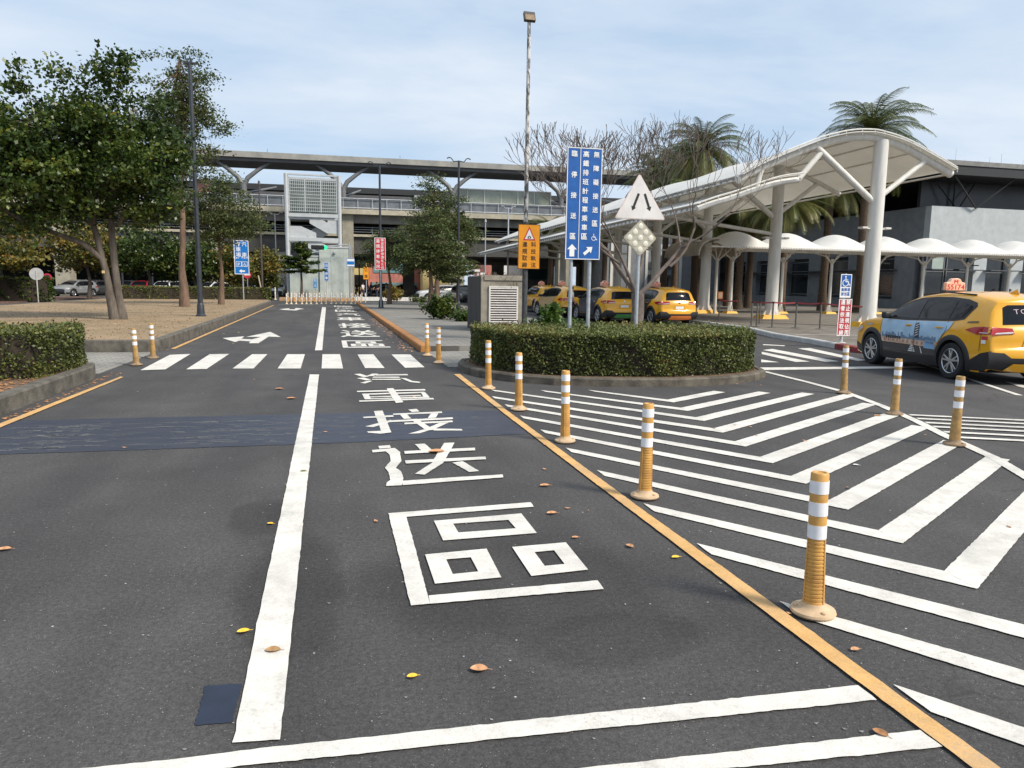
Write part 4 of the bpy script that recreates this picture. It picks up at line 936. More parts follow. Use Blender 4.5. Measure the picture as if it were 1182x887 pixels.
# ---- far signs
def post_sign(name,label,u0,v0,u1,v1,Y,m,vbase,polem=GALV,zb=0.,cols=(),rimm=SIGNW,poles=1,rz=0,cat='sign'):
    a=at(u0,v0,Y);c=at(u1,v1,Y);w=c[0]-a[0];h=a[2]-c[2]
    t=thing(name,label,cat,((a[0]+c[0])/2,Y,zb),rz);z0=c[2]-zb
    board(t,w,h,z0,m,.04,rim=(rimm,w*.045))
    b=MB();b.tube([(0.04*w,.06,0),(0.04*w,.06,z0+h*.9)],.04,8);b.build('pole',polem,t,smooth=True)
    for fx,chars,ft,fb,s in cols: vtext(t,chars,-w/2+fx*w,z0+h*(1-ft),z0+h*(1-fb),s*.9,rimm,-.024,.012)
    return t,w,h,z0
t,w,h,z0=post_sign('car_park_sign','large blue car park sign with a white arrow at the far lawn edge',269.5,277.5,288,317,57,BLUE2,351,zb=.28,cols=((.30,'停車場',.11,.42,.36),(.70,'汽車',.11,.42,.36)))
htext(t,'Car Park',0,z0+h*.50,.17,SIGNW,-.024,.02,adv=.80)
for fx in (.3,.7):
    b=MB();q=-w/2+fx*w
    for (x0,x1,za,zb) in ((-.2,.2,.36,.39),(-.2,.2,.02,.05),(-.2,-.17,.05,.36),(.17,.2,.05,.36)): b.box(q+(x0+x1)/2,-.026,z0+h*.22+(za+zb)/2,x1-x0,.003,zb-za)
    b.build('pictogram_frame',SIGNW,t)
htext(t,'P',-w*.2,z0+h*.295,.24,SIGNW,-.026,.01);wheelchair(t,w*.2,z0+h*.295,.26,SIGNW,-.026)
arrowrot(t,0,z0+h*.095,.42,R(90),SIGNW,-.026)
post_sign('road_name_sign','blue vertical sign with white characters on a pole left of the stair tower',315.5,297.5,323.5,319.5,68,BLUE2,348,cols=((.5,'高鐵站前',.14,.84,.32),),polem=DARKPOLE)
post_sign('exit_sign','bright blue vertical sign in front of the pale stair tower wall',374,303.5,379.5,324.5,71,BLUE2,346,cols=((.5,'出口停車',.14,.84,.30),),polem=mat('striped_post_white',(.6,.58,.56),.5))
post_sign('small_blue_sign','small pale blue pictogram sign low on the stair tower wall',361,321.5,366.5,333.5,72.5,mat('faded_blue',(.12,.32,.6),.5),346,cols=((.5,'行人',.2,.7,.3),))
t,w,h,z0=post_sign('white_direction_sign','small white and blue direction sign on a post right of the stair tower',400,298.5,409.5,308,70,SIGNW,346,rimm=BLUE2)
MB().box(0,-.03,z0+h*.45,w*.85,.004,h*.4).build('blue_stripe',BLUE2,t)
post_sign('bus_stop_sign','orange yellow vertical sign near the pedestrians at the far road end',419,308,426,323,68,ORANGE,347,cols=((.5,'公車',.25,.75,.34),),rimm=BLACK)
# red banner sign on lamp post
t,w,h,z0=post_sign('red_banner_sign','red vertical sign with two columns of white characters on a dark lamp post',432.2,274.5,445.3,312,45,RED,358,zb=.13,cols=((.3,'違規停車拖吊',.10,.90,.24),(.70,'接送區臨停請勿久候',.07,.93,.19)))
# round signs at left
def roundsign(label,u,v,rpx,Y,face,ringm=None,bar=None,pole=GALV,zb=.1,back=False):
    p=at(u,v,Y);r=rpx*math.hypot(p[0],Y)*.97/F;t=thing('round_sign',label,'sign',(p[0],Y,zb),R(15));z=p[2]-zb
    MB().lathe([(.01,0),(r,0),(r,-.02),(.01,-.02)],(0,0,z),24,'y').build('disc',face,t)
    if ringm: ringp(t,0,z,r*.72,r*.98,ringm,-.023,'ring')
    if bar: 
        b=MB();b.box(0,-.025,z,r*1.5,.003,r*.3,ry=R(40) if bar=='d' else 0);b.build('bar',ringm if bar=='d' else SIGNW,t)
    b=MB();b.tube([(0,-.04 if back else .035,0),(0,-.04 if back else .035,z+(.6*r))],.035,8);b.build('pole',pole,t,smooth=True)
roundsign('grey back of a round road sign on a thin pole beside the brick path',42,316.5,6,50.5,mat('sign_back_grey',(.40,.40,.40),.5,.1),back=True,pole=mat('pale_pole',(.5,.48,.44),.5))
roundsign('small red ringed prohibition sign behind the dark hedge',54.5,320.5,4,56,mat('noparking_dark',(.05,.03,.06),.5),RED,'d')
roundsign('round red no entry sign just below the blue car park sign',285.5,317.5,4,60,RED,None,'h')
t=thing('leaning_stake','thin pale leaning wooden stake by the far lawn hedge','stake',(-5.0,60,.1));b=MB();b.tube([(0,0,0),(-.35,0,2.0)],.05,6);b.build('stake',mat('pale_wood',(.5,.42,.3),.7),t)
# ------------------------------------------------------------ street lamps
def arms(b,z,l=.55):
    for s in (-1,1): b.tube([(0,0,z-.02),(s*l*.55,0,z-.06),(s*l*.8,0,z+.12),(s*l,0,z+.16),(s*l*1.25,0,z+.10)],[.03,.03,.028,.03,.035],6)
def lamp(label,x,y,zb,H,style='double',m=DARKPOLE,r=.075):
    t=thing('street_lamp',label,'street lamp',(x,y,zb))
    MB().lathe([(.02,0),(.19,0),(.19,.04),(.15,.08),(.13,.42),(.10,.5),(.02,.5)],n=12).build('base',m,t,smooth=40)
    b=MB();b.tube([(0,0,.4),(0,0,H*.45),(0,0,H)],[r*1.15,r,r*.8],12);b.build('pole',m,t,smooth=True)
    b=MB()
    if style=='double': arms(b,H)
    elif style=='cross': b.box(0,0,H,.42,.12,.05);b.box(.05,0,H+.09,.07,.07,.15)
    else: b.tube([(0,0,H),(0,0,H+.3)],[.12,.06],8)
    b.build('lamp_head',m,t,smooth=40)
    return t
x,y=g(232,365,.28);lamp('dark lamp post with octagonal base standing on the lawn by the left kerb',x,y,.28,9.35,'cross',r=.085)
lamp('dark street lamp with double arms carrying the red sign on the right pavement',3.09,45.2,.13,8.55)
x,y=g(529,358,.13);lamp('dark double armed lamp post rising behind the layered trees of the right pavement',x,y,.13,8.55)
a=at(587,240,66);lamp('thin double armed lamp seen left of the orange sign against the viaduct',a[0],66,0,a[2],m=GALV)
a=at(556,255,78);lamp('thin distant lamp left of the double armed one against the viaduct',a[0],76,0,a[2]-.3,'plain',m=GALV)
a=at(299,215,59);lamp('brown lamp post at the end of the lawn hedge beside the car park sign',a[0],59,.1,a[2],'plain',m=mat('brown_grey_pole',(.07,.055,.05),.6))
a=at(317,247,69);lamp('slender double armed lamp carrying the small blue vertical sign',a[0],69,0,a[2],m=mat('slate_pole',(.12,.13,.15),.6),r=.06)
a=at(414,272,90);lamp('thin dark lamp post in front of the yellow building',a[0],90,0,a[2],'plain')
for u,Y,lb in ((137,66,'thin lamp pole seen under the big tree crown beside its trunk'),(172,70,'thin distant pole between the broadleaf tree and the pink brown trunk')):
    a=at(u,250,Y);lamp(lb,a[0],Y,.1,a[2],'plain')
# traffic signals
def signal(label,u,v,Y,s=1.):
    a=at(u,v,Y);t=thing('traffic_signal',label,'traffic light',(a[0],Y,a[2]))
    b=MB();b.box(-.45*s,0,0,1.25*s,.25,.42*s);b.build('housing',BLACK,t,bevel=.03)
    m=mat('green_signal_lit',(.02,.35,.16),.3,0)
    if not m.get('e'):
        m['e']=1;n=m.node_tree.nodes['Principled BSDF'];n.inputs['Emission Color'].default_value=(.03,.8,.35,1);n.inputs['Emission Strength'].default_value=.9
    MB().lathe([(.01,0),(.21*s,0),(.20*s,-.03),(.01,-.05)],(.12*s+.1,-.13,0),14,'y').build('green_lamp',m,t)
    for k in range(3): MB().lathe([(.19*s,0),(.21*s,0),(.21*s,-.2),(.19*s,-.2)],(-.88*s+k*.42*s,-.12,0),12,'y').build('visor',BLACK,t)
    b=MB();b.tube([(.05,.2,.1),(2.2 if u>360 else 1.4,.3,.35),(2.6,.3,.2),(2.7,.3,-a[2])] ,.06,6);b.build('signal_post',GALV,t,smooth=True);return t
signal('lit green traffic light in front of the stair tower wall near its top',372.5,286,72)
signal('second lit green traffic light just above the flat-topped tree',349.5,294.5,73,.9)
# ------------------------------------------------------------ concrete ventilation shaft
t=thing('ventilation_shaft','weathered concrete shaft box with a white louvred grille behind the island hedge','utility box',(5.45,23.9,.0))
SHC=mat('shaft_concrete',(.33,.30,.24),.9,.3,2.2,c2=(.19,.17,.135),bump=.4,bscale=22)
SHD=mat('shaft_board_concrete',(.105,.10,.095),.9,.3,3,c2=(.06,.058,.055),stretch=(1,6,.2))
x0,x1,ya,yb=-.72,.75,-1.0,1.25
b=MB();b.bx(x0+.02,x1,ya+.02,yb,0,1.93);b.build('concrete_body',SHC,t,bevel=.015)
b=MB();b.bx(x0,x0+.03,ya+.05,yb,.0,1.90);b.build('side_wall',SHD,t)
b=MB()
for k in range(10): b.box(x0-.003,ya+.15+k*.22,.95,.012,.02,1.9)
b.build('board_joints',mat('joint_dark',(.05,.048,.045),.9),t)
b=MB();b.box(x0+.8,ya+.012,1.86,1.36,.06,.16);b.build('lintel',SHC,t,bevel=.01)
gx0,gx1,gz0,gz1=x0+.28,x0+1.25,.35,1.60
b=MB()
for (a,c,d,e) in ((gx0,gx1,gz1-.05,gz1),(gx0,gx1,gz0,gz0+.05),(gx0,gx0+.05,gz0+.05,gz1-.05),(gx1-.05,gx1,gz0+.05,gz1-.05)): b.box((a+c)/2,ya-.005,(d+e)/2,c-a,.06,e-d)
b.build('grille_frame',STEELW,t)
MB().box((gx0+gx1)/2,ya+.017,(gz0+gz1)/2,gx1-gx0-.1,.01,gz1-gz0-.1).build('grille_back',mat('grille_dark',(.12,.11,.11),.8),t)
b=MB()
for k in range(15): b.box((gx0+gx1)/2,ya-.012,gz0+.09+k*.077,gx1-gx0-.1,.045,.028,rx=R(-30))
b.build('grille_slats',mat('slat_white',(.62,.58,.55),.5,.1),t)
r=random.Random(4);b=MB()
for k in range(26):
    p=Vector((x0+.1+1.3*r.random(),ya+r.uniform(0,.4),1.93));q=p+Vector((r.gauss(0,.1),-.03,r.uniform(.03,.14)));e=q+Vector((r.gauss(0,.12),-.05,-r.uniform(.1,.55)));b.tube([p,q,e],.006,4)
b.build('dry_vines',BARKL,t)
b=MB();b.box(x0-.02,ya+.35,2.0,.05,.05,.14);b.box(x0-.06,ya+.28,2.09,.17,.09,.07);b.box(x0+.12,ya+.3,1.99,.14,.1,.07);b.build('small_camera',STEELW,t)
# ------------------------------------------------------------ queue barrier posts
QP=thing('queue_post','q','barrier post');MB().lathe([(.01,0),(.17,0),(.17,.012),(.05,.03),(.01,.03)],n=18).build('base',mat('dark_steel',(.10,.095,.09),.5),QP,smooth=40)
MB().tube([(0,0,.02),(0,0,.95)],.032,10).build('pole',mat('bronze_steel',(.17,.155,.14),.4,.1,5,metal=.5),QP,smooth=True)
MB().tube([(0,0,.93),(0,0,1.0)],.042,10).build('belt_head',BLACK,QP,smooth=True)
qs=[(867,377),(873,377.5),(876.5,374),(891,378.5),(918,378.8),(946,380.3)]
names=['left end of the red belt by the second column','second from the left end of the red belt','behind the left end of the red belt','in front of the second big column base','between the second column and the wheelchair sign','nearest to the wheelchair sign']
pts=[]
for i,(u,v) in enumerate(qs):
    x,y=g(u,v,.145);o=QP if i==0 else copy_tree(QP);o.location=(x,y,.145);pts.append((x,y));tag(o,'slim dark queue post '+names[i],'barrier post','queue barrier posts')
BELT=mat('red_belt',(.33,.045,.05),.6)
for i,(a,c,lb) in enumerate(((0,3,'red belt stretched left of the second column'),(3,4,'red belt stretched right of the second big column'),(4,5,'red belt ending near the wheelchair sign'))):
    p,q=Vector((*pts[a],1.09)),Vector((*pts[c],1.09));n=8;vs=[];d=(q-p)
    for k in range(n+1):
        f=k/n;m=p+d*f;z=m.z-.03*math.sin(PI*f);vs+=[(m.x,m.y,z),(m.x,m.y,z+.055),(m.x,m.y+.006,z+.055),(m.x,m.y+.006,z)]
    o=MB().add(vs,[(4*k+j,4*k+(j+1)%4,4*k+4+(j+1)%4,4*k+4+j) for k in range(n) for j in range(4)]).build('queue_belt',BELT);tag(o,lb,'belt')
p=Vector((*pts[5],1.12));q=Vector((16.2,19.3,1.12))
o=MB().tube([p,(p+q)/2-Vector((0,0,.03)),q],.028,4).build('queue_belt',BELT);tag(o,'red belt running on behind the wheelchair sign','belt')
x,y=g(829.5,371,.145);o=copy_tree(QP);o.location=(x,y,.145);tag(o,'single queue post with a small orange notice left of the arched canopy column','barrier post')
t=thing('notice_holder','small orange framed notice on top of a queue post by the third column','notice',(x,y,1.15));MB().box(0,-.03,.16,.24,.02,.32).build('frame',mat('notice_orange',(.6,.22,.06),.5),t);MB().box(0,-.042,.16,.16,.005,.22).build('paper',mat('notice_paper',(.6,.42,.3),.6),t)
a=Vector((x,y,1.09));q=Vector((15.8+1.2,27.8,1.09));o=MB().tube([a,(a+q)/2-Vector((0,0,.03)),q],.028,4).build('queue_belt',BELT);tag(o,'red belt between the third column and the taxis','belt')
# ------------------------------------------------------------ large arched canopy
CX=21.45;Y0=25.2;SP=6.72;NC=7;ZB=.145
t=thing('arched_canopy','long white arched membrane canopy on a row of big white columns over the taxi rank','canopy',(CX,Y0,ZB))
def spl(pts,n=8):
    out=[];P=[Vector(p) for p in pts];P=[P[0]*2-P[1]]+P+[P[-1]*2-P[-2]]
    for i in range(1,len(P)-2):
        for k in range(n):
            f=k/n;a,b_,c,d=P[i-1:i+3];out.append(.5*((2*b_)+(-a+c)*f+(2*a-5*b_+4*c-d)*f*f+(-a+3*b_-3*c+d)*f**3))
    out.append(P[-2]);return out
MAINP=[(15.13,5.71),(15.9,6.12),(16.9,6.56),(18.1,7.05),(18.8,7.30),(19.8,7.54),(20.7,7.62),(21.3,7.58),(22.4,7.36),(23.7,6.90),(24.94,6.40)]
LOWP=[(13.5,4.58),(14.2,4.83),(14.9,5.04),(15.86,5.38),(16.8,5.68),(17.8,5.86)]
mp=[Vector((p.x-CX,p.y-ZB)) for p in spl([Vector((a,b_)) for a,b_ in MAINP],4)]
lp=[Vector((p.x-CX,p.y-ZB)) for p in spl([Vector((a,b_)) for a,b_ in LOWP],4)]
YL=SP*6+1.6
def sheet(pf,y0,y1,dz,sag=.10,ny=60,th=.03,taper=0.):
    b=MB();vs=[];m=len(pf)
    for j in range(ny+1):
        y=y0+(y1-y0)*j/ny;ph=(y/SP)%1;s=sag*math.sin(PI*ph)
        for i,p in enumerate(pf):
            e=i/(m-1);edge=4*e*(1-e);vs.append((p.x,y,p.y+dz-s*edge-taper*y))
    fs=[(j*m+i,j*m+i+1,(j+1)*m+i+1,(j+1)*m+i) for j in range(ny) for i in range(m-1)]
    b.add(vs,fs)
    n=len(vs);b.add([(a,c,d+th) for a,c,d in vs],[f[::-1] for f in fs])
    for j in range(ny):
        for i in (0,m-1): b.f.append((j*m+i,(j+1)*m+i,n+(j+1)*m+i,n+j*m+i))
    for i in range(m-1):
        for j in (0,ny): b.f.append((j*m+i,j*m+i+1,n+j*m+i+1,n+j*m+i))
    return b
TP=.006
sheet(mp,-.35,YL,.15,taper=TP).build('main_membrane',FABRIC,t,smooth=50)
sheet(lp,-.1,YL,.17,.06,taper=TP).build('lower_membrane',FABRIC,t,smooth=50)
for k in range(NC):
    y=SP*k;dz=-TP*y
    b=MB();b.tube([(p.x,y,p.y+dz) for p in mp],.15 if k==0 else .11,12);b.build('arch_tube',STEELW,t,smooth=50)
    b=MB();b.tube([(p.x,y-.0,p.y+dz) for p in lp],.12 if k==0 else .09,10);b.build('lower_arch_tube',STEELW,t,smooth=50)
    b=MB();b.tube([(0,y,0),(0,y,7.40+dz)],[.325,.27] if k==0 else [.31,.26],24);b.build('column',STEELW,t,smooth=50)
    b=MB();zj=4.95+dz
    b.tube([(-.1,y,zj),(18.45-CX,y,7.14-ZB+dz)],.13,10);b.tube([(.1,y,zj+.25),(23.6-CX,y,6.86-ZB+dz)],.11,10)
    b.build('diagonal_strut',STEELW,t,smooth=50)
    b=MB();b.tube([(18.75-CX,y,6.98-ZB+dz),(17.75-CX,y,5.85-ZB+dz)],.12,10);b.build('link_strut',STEELW,t,smooth=50);b=MB();b.tube([(16.15-CX,y,6.18-ZB+dz),(15.95-CX,y,5.45-ZB+dz)],.11,10)
    if k>0: b.tube([(-.15,y,4.2+dz),(15.2-CX,y,5.05-ZB+dz)],.09,8)
    b.build('link_strut',STEELW,t,smooth=50)
    # footing with gussets
    b=MB();b.add(*[([(-.75,y-.45,0),(.75,y-.45,0),(.75,y+.45,0),(-.75,y+.45,0),(-.6,y-.36,.2),(.6,y-.36,.2),(.6,y+.36,.2),(-.6,y+.36,.2)]),[(0,3,2,1),(4,5,6,7),(0,1,5,4),(1,2,6,5),(2,3,7,6),(3,0,4,7)]]);b.build('yellow_footing',mat('footing_yellow',(.72,.40,.035),.6,.15,4),t)
    b=MB();
    for a in range(8):
        an=2*PI*a/8+.2;b.add([(math.cos(an)*.28,y+math.sin(an)*.28*.9,.2),(math.cos(an)*.52,y+math.sin(an)*.33,.2),(math.cos(an)*.5,y+math.sin(an)*.33,.26),(math.cos(an)*.31,y+math.sin(an)*.29,.5),(math.cos(an+.12)*.28,y+math.sin(an+.12)*.28*.9,.2),(math.cos(an+.12)*.52,y+math.sin(an+.12)*.33,.2),(math.cos(an+.12)*.5,y+math.sin(an+.12)*.33,.26),(math.cos(an+.12)*.31,y+math.sin(an+.12)*.29,.5)],[(0,1,2,3),(4,7,6,5),(0,3,7,4),(1,5,6,2),(2,6,7,3),(0,4,5,1)])
    b.build('gusset_plates',STEELW,t)
    b=MB();b.box(0,y-.0,3.95,1.25,.22,.05);b.box(-.55,y,3.98,.25,.3,.07);b.box(.55,y,3.98,.25,.3,.07)
    b.build('light_bracket',STEELW,t)
b=MB()
for fx in (0,4,14,24,30,34,40):
    i=min(fx,len(mp)-1);p=mp[i];b.tube([(p.x,0,p.y+.02),(p.x,YL-1.5,p.y+.02-TP*(YL-1.5))],.038,6)
for i in (0,len(lp)//2,len(lp)-1): p=lp[i];b.tube([(p.x,0,p.y),(p.x,YL-1.5,p.y-TP*(YL-1.5))],.07,6)
b.build('purlins',STEELW,t,smooth=50)
# edge beams with tension clips (dark) along the visible left side
b=MB()
for pf,dz in ((mp,.08),(lp,.06)):
    p=pf[0]
    for k in range(90):
        y=.2+k*.46;b.box(p.x-.05,y,p.y+dz-TP*y,.05,.10,.14)
b.build('edge_clips',mat('grey_clip',(.24,.24,.25),.5),t)
# low parapet rail following the gable arches
for pf,o_,nm in ((mp,.25,'gable_rail'),(lp,.22,'lower_gable_rail')):
    b=MB();b.tube([(p.x,-.3,p.y+o_) for p in pf],.03,6)
    for i in range(1,len(pf),3): b.tube([(pf[i].x,-.3,pf[i].y+.05),(pf[i].x,-.3,pf[i].y+o_)],.018,5)
    b.build(nm,STEELW,t,smooth=50)
# ------------------------------------------------------------ small wavy canopy
WY=38.5;x0=23.1;sp=3.40
t=thing('wavy_canopy','low white scalloped membrane walkway canopy in front of the terminal building','canopy',(x0,WY,ZB))
nb=9;W=1.75;zc=3.75;nx=12;ny=10
for k in range(nb):
    b=MB();vs=[];xa=(k-.5)*sp if k else -1.7
    wd=sp if k else sp*.5+1.7
    for j in range(ny+1):
        for i in range(nx+1):
            fx=i/nx;fy=j/ny;r_=(.30+.70*math.sin(PI*fx)**1.5)*(math.sin(PI*fy)**.6);z=zc+.08+.95*r_
            vs.append((xa+wd*fx,-W+2*W*fy,z+.003*k))
    m=nx+1;fs=[(j*m+i,j*m+i+1,(j+1)*m+i+1,(j+1)*m+i) for j in range(ny) for i in range(nx)]
    n=len(vs);b.add(vs,fs);b.add([(a,c,d-.03) for a,c,d in vs],[f[::-1] for f in fs])
    b.build('membrane_bay',FABRIC,t,smooth=60)
b=MB();b.box((nb-1.5)*sp/2+.0,-W,zc+.03,nb*sp-.2,.08,.09);b.box((nb-1.5)*sp/2,W,zc+.03,nb*sp-.2,.08,.09);b.build('edge_beam',STEELW,t)
b=MB()
for k in range(int((nb*sp-.5)/.17)): b.box(-1.6+k*.17,-W-.045,zc+.02,.05,.012,.03)
b.build('edge_clips',mat('grey_clip',(.24,.24,.25)),t)  # row of small clips along the front edge beam
for k in range(nb):
    x=k*sp;b=MB();b.tube([(x,0,0),(x,0,3.35)],[.105,.085],14);b.build('column',STEELW,t,smooth=50)
    b=MB()
    for s in (-1,1): b.tube([(x,0,3.0),(x,s*.5,3.5),(x,s*W,zc)],[.06,.05,.04],6)
    b.tube([(x,0,3.1),(x+.45,0,3.45),(x+.5,0,zc)],.035,5);b.tube([(x,0,3.1),(x-.45,0,3.45),(x-.5,0,zc)],.035,5)
    b.build('bracket',STEELW,t,smooth=50)
    b=MB();b.add([(x-.38,-.3,0),(x+.38,-.3,0),(x+.38,.3,0),(x-.38,.3,0),(x-.3,-.24,.12),(x+.3,-.24,.12),(x+.3,.24,.12),(x-.3,.24,.12)],[(0,3,2,1),(4,5,6,7),(0,1,5,4),(1,2,6,5),(2,3,7,6),(3,0,4,7)]);b.build('yellow_footing',MATS['footing_yellow'],t)
    b=MB()
    for a in range(4):
        an=PI/2*a+.4;b.tube([(x+.2*math.cos(an),.2*math.sin(an),.12),(x+.09*math.cos(an),.09*math.sin(an),.5)],.035,4)
    b.build('gussets',STEELW,t)
    if k%2==1: 
        b=MB();b.box(x+.35,-.2,3.15,.5,.14,.07);b.build('spotlight',mat('lamp_dark',(.06,.06,.06),.5),t)
# arched bay turning away at the left end
t=thing('arched_bay_canopy','small arched greyish membrane bay closing the left end of the wavy canopy','canopy',(21.9,38.0,ZB))
b=MB();vs=[];n=14
MG=mat('greyed_membrane',(.50,.45,.38),.7,.12,2,c2=(.36,.32,.27))
for j in range(9):
    for i in range(n+1):
        a=PI*i/n;vs.append((-1.2*math.cos(a)-.1,j*.55,3.35+.98*math.sin(a)**.8))
m=n+1;fs=[(j*m+i,j*m+i+1,(j+1)*m+i+1,(j+1)*m+i) for j in range(8) for i in range(n)];k=len(vs);b.add(vs,fs);b.add([(a,c,d-.03) for a,c,d in vs],[f[::-1] for f in fs]);b.build('membrane_bay',MG,t,smooth=60)
b=MB();b.tube([(-1.2*math.cos(PI*i/n)-.1,0,3.33+.98*math.sin(PI*i/n)**.8) for i in range(n+1)],.07,8)
for s in (-.8,-.3,.3,.8): b.tube([(-.1,0,3.0),(s*1.15,0,3.35+.98*math.sqrt(max(0,1-s*s))*.95)],.035,5)
b.tube([(-.1,0,0),(-.1,0,3.1)],[.1,.085],12);b.build('arch_frame',mat('cream_steel',(.55,.5,.43),.5,.08),t,smooth=50)
# ------------------------------------------------------------ terminal building
t=thing('terminal_building','grey tiled station building with dark overhanging roof and tall windows behind the canopies','building',(46,48,0))
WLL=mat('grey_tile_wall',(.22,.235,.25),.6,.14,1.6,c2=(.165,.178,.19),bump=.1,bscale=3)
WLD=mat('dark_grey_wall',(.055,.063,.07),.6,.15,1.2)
WLL2=mat('sunlit_grey_wall',(.46,.49,.50),.6,.12,1.6,c2=(.38,.41,.42),bump=.1,bscale=3)  # lighter copy of the wall tile; sunlight on the front put into its colour
# +x-running front: piers and window bays
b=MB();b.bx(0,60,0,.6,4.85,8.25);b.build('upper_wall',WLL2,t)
b=MB();xs=0;piers=[]
bays=[(.2,2.2),(2.2,4.6),(5.9,8.2),(9.6,12.0),(13.2,15.6),(16.8,19.2),(20.4,22.8)]
prev=0
for a,c in bays:
    if a-prev>.25: b.bx(prev+.03,a-.02,.02,.58,0,4.845)
    prev=c
b.bx(prev,60,.02,.58,0,4.845);b.build('pier',WLL2,t)
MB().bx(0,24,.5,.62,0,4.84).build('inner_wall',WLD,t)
def win(x0,x1,z0,z1,y,m,axis='y',flip=1):
    w=x1-x0;f=MB()
    def bb(a,c,d,e,th,off=0):
        if axis=='y': f.bx(a,c,y-th+off,y+off,d,e)
        else: f.bx(y-th+off,y+off,a,c,d,e)
    for q in ((x0,x0+.08,z0,z1),(x1-.08,x1,z0,z1),(x0+.08,x1-.08,z0,z0+.08),(x0+.08,x1-.08,z1-.08,z1),(x0+.08,x1-.08,z0+(z1-z0)*.62,z0+(z1-z0)*.62+.06)): bb(*q,.09)
    o=f.build('window',mat('window_frame_grey',(.16,.17,.18),.5,.1),t)
    f=MB()
    if axis=='y': f.bx(x0+.08,x1-.08,y-.03,y-.01,z0+.08,z1-.08)
    else: f.bx(y-.03,y-.01,x0+.08,x1-.08,z0+.08,z1-.08)
    f.build('pane',m,o)
PALE=mat('pale_blind_glass',(.36,.42,.38),.2,.1,2,spec=.6)
for i,(a,c) in enumerate(bays):
    win(a+.08,c-.1,.95,4.5,.45,GLASSW)
    b=MB();b.bx(a-.3,c+.3,-.7,.0,3.28,3.36);b.build('window_hood',mat('hood_grey',(.08,.085,.09),.5),t)
MB().bx(.9,2.1,.40,.415,3.4,4.45).build('pale_panel',PALE,t)
# side running away along +y
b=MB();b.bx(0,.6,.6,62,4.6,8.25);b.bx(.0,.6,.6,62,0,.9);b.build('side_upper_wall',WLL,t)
for k in range(11): MB().bx(-.02,.58,1.2+k*5.6,3.4+k*5.6,.9,4.6).build('side_pier',WLL,t)
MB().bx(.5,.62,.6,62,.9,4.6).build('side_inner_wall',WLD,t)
for k in range(10): win(3.55+k*5.6,6.65+k*5.6,1.1,4.3,.42,GLASSW,'x')
b=MB();b.bx(-.7,0,3.0,60,3.3,3.38);b.build('side_hood',MATS['hood_grey'],t)
# roof
ROOFD=mat('dark_roof',(.020,.022,.025),.6,.1,1);FAS=mat('roof_fascia',(.19,.19,.185),.7,.2,2)
b=MB();b.add([(-5,-1.2,11.3),(62,-1.2,11.5),(62,66,11.5),(-5,66,11.3),(-5,-1.2,10.5),(62,-1.2,10.5),(62,66,10.5),(-5,66,10.5)],[(0,1,2,3),(7,6,5,4),(0,4,5,1),(1,5,6,2),(2,6,7,3),(3,7,4,0)]);rf=b.build('roof',ROOFD,t)
b=MB();b.bx(-5.05,62,-1.28,-1.21,11.2,11.55);b.bx(-5.08,-5.01,-1.28,66,11.1,11.4);b.build('fascia',FAS,rf)
b=MB()
for k in range(6):
    x=4+k*11
    for s in (-1,1): b.tube([(x,-.2,8.2),(x+s*2.9,-.8,10.5)],.07,6);b.tube([(x,1.5,8.2),(x+s*2.0,2.0,10.5)],.06,6)
    b.tube([(x,2,8.2),(x,2,10.5)],.07,6)
b.build('roof_strut',mat('strut_dark',(.016,.017,.019),.6),t)
MB().bx(1,60,2.3,2.6,8.2,10.5).build('roof_void_shade',mat('roof_void_dark',(.018,.02,.024),.3),t)  # black sheet; its colour stands for the shaded void under the roof
b=MB();r=random.Random(8)
for k in range(26):
    x=-4.6+k*1.1+r.uniform(-.2,.2);b.tube([(x,-.9,11.4),(x+r.uniform(-.1,.1),-.9,11.6+r.choice([.12,.2,.9*r.random()]))],.014,4)
b.tube([(-4.6,-1,11.8),(-2.6,-1,11.8)],.03,4);b.tube([(-4.6,-1,11.3),(-4.6,-1,11.8)],.03,4);b.tube([(-2.6,-1,11.3),(-2.6,-1,11.8)],.03,4)
b.build('lightning_rods',STEELW,t)
# grey annex seen between the palms
t=thing('grey_annex','light grey low annex with a bright window seen between palm trunks under the canopy','building',(38,76,0))
b=MB();b.bx(-8,6,0,8,0,7.2);b.build('wall',WLL,t)
b=MB();b.bx(-2.7,-.4,-.06,-.01,5.15,6.4);b.build('window',mat('bright_window',(.62,.66,.7),.3,.1),t)
b=MB();b.bx(-3,.0,-.9,-.01,2.75,3.0);b.bx(-3,.0,-.08,-.01,3.6,4.4);b.build('door_hood',WLD,t)
b=MB();b.bx(-2.6,-.5,-.05,-.01,.1,2.7);b.build('door',GLASSW,t)
b=MB();
for k in range(6): b.bx(-7.6+k*2.1,-7.3+k*2.1,-.12,-.01,0,7.1)
b.build('vertical_fins',STEELW,t)
# ------------------------------------------------------------ elevated station
VROT=R(-2.0)
t=thing('elevated_station','long two level concrete elevated rail station with grey roof band and Y shaped roof struts','station',(1.6,79,0),VROT)
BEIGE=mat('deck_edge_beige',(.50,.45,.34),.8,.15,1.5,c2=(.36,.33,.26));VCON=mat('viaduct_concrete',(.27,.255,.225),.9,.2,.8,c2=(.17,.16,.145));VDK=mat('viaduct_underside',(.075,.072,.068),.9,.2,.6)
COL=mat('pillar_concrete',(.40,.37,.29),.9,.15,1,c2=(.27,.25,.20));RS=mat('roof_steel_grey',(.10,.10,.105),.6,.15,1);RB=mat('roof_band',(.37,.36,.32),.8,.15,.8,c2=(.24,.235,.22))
X0,X1=-75,110
b=MB();b.bx(X0,X1,0,2.5,14.05,14.62);b.bx(X0,X1,34,36,14.0,14.6);ro=b.build('roof_band',RB,t)
b=MB();
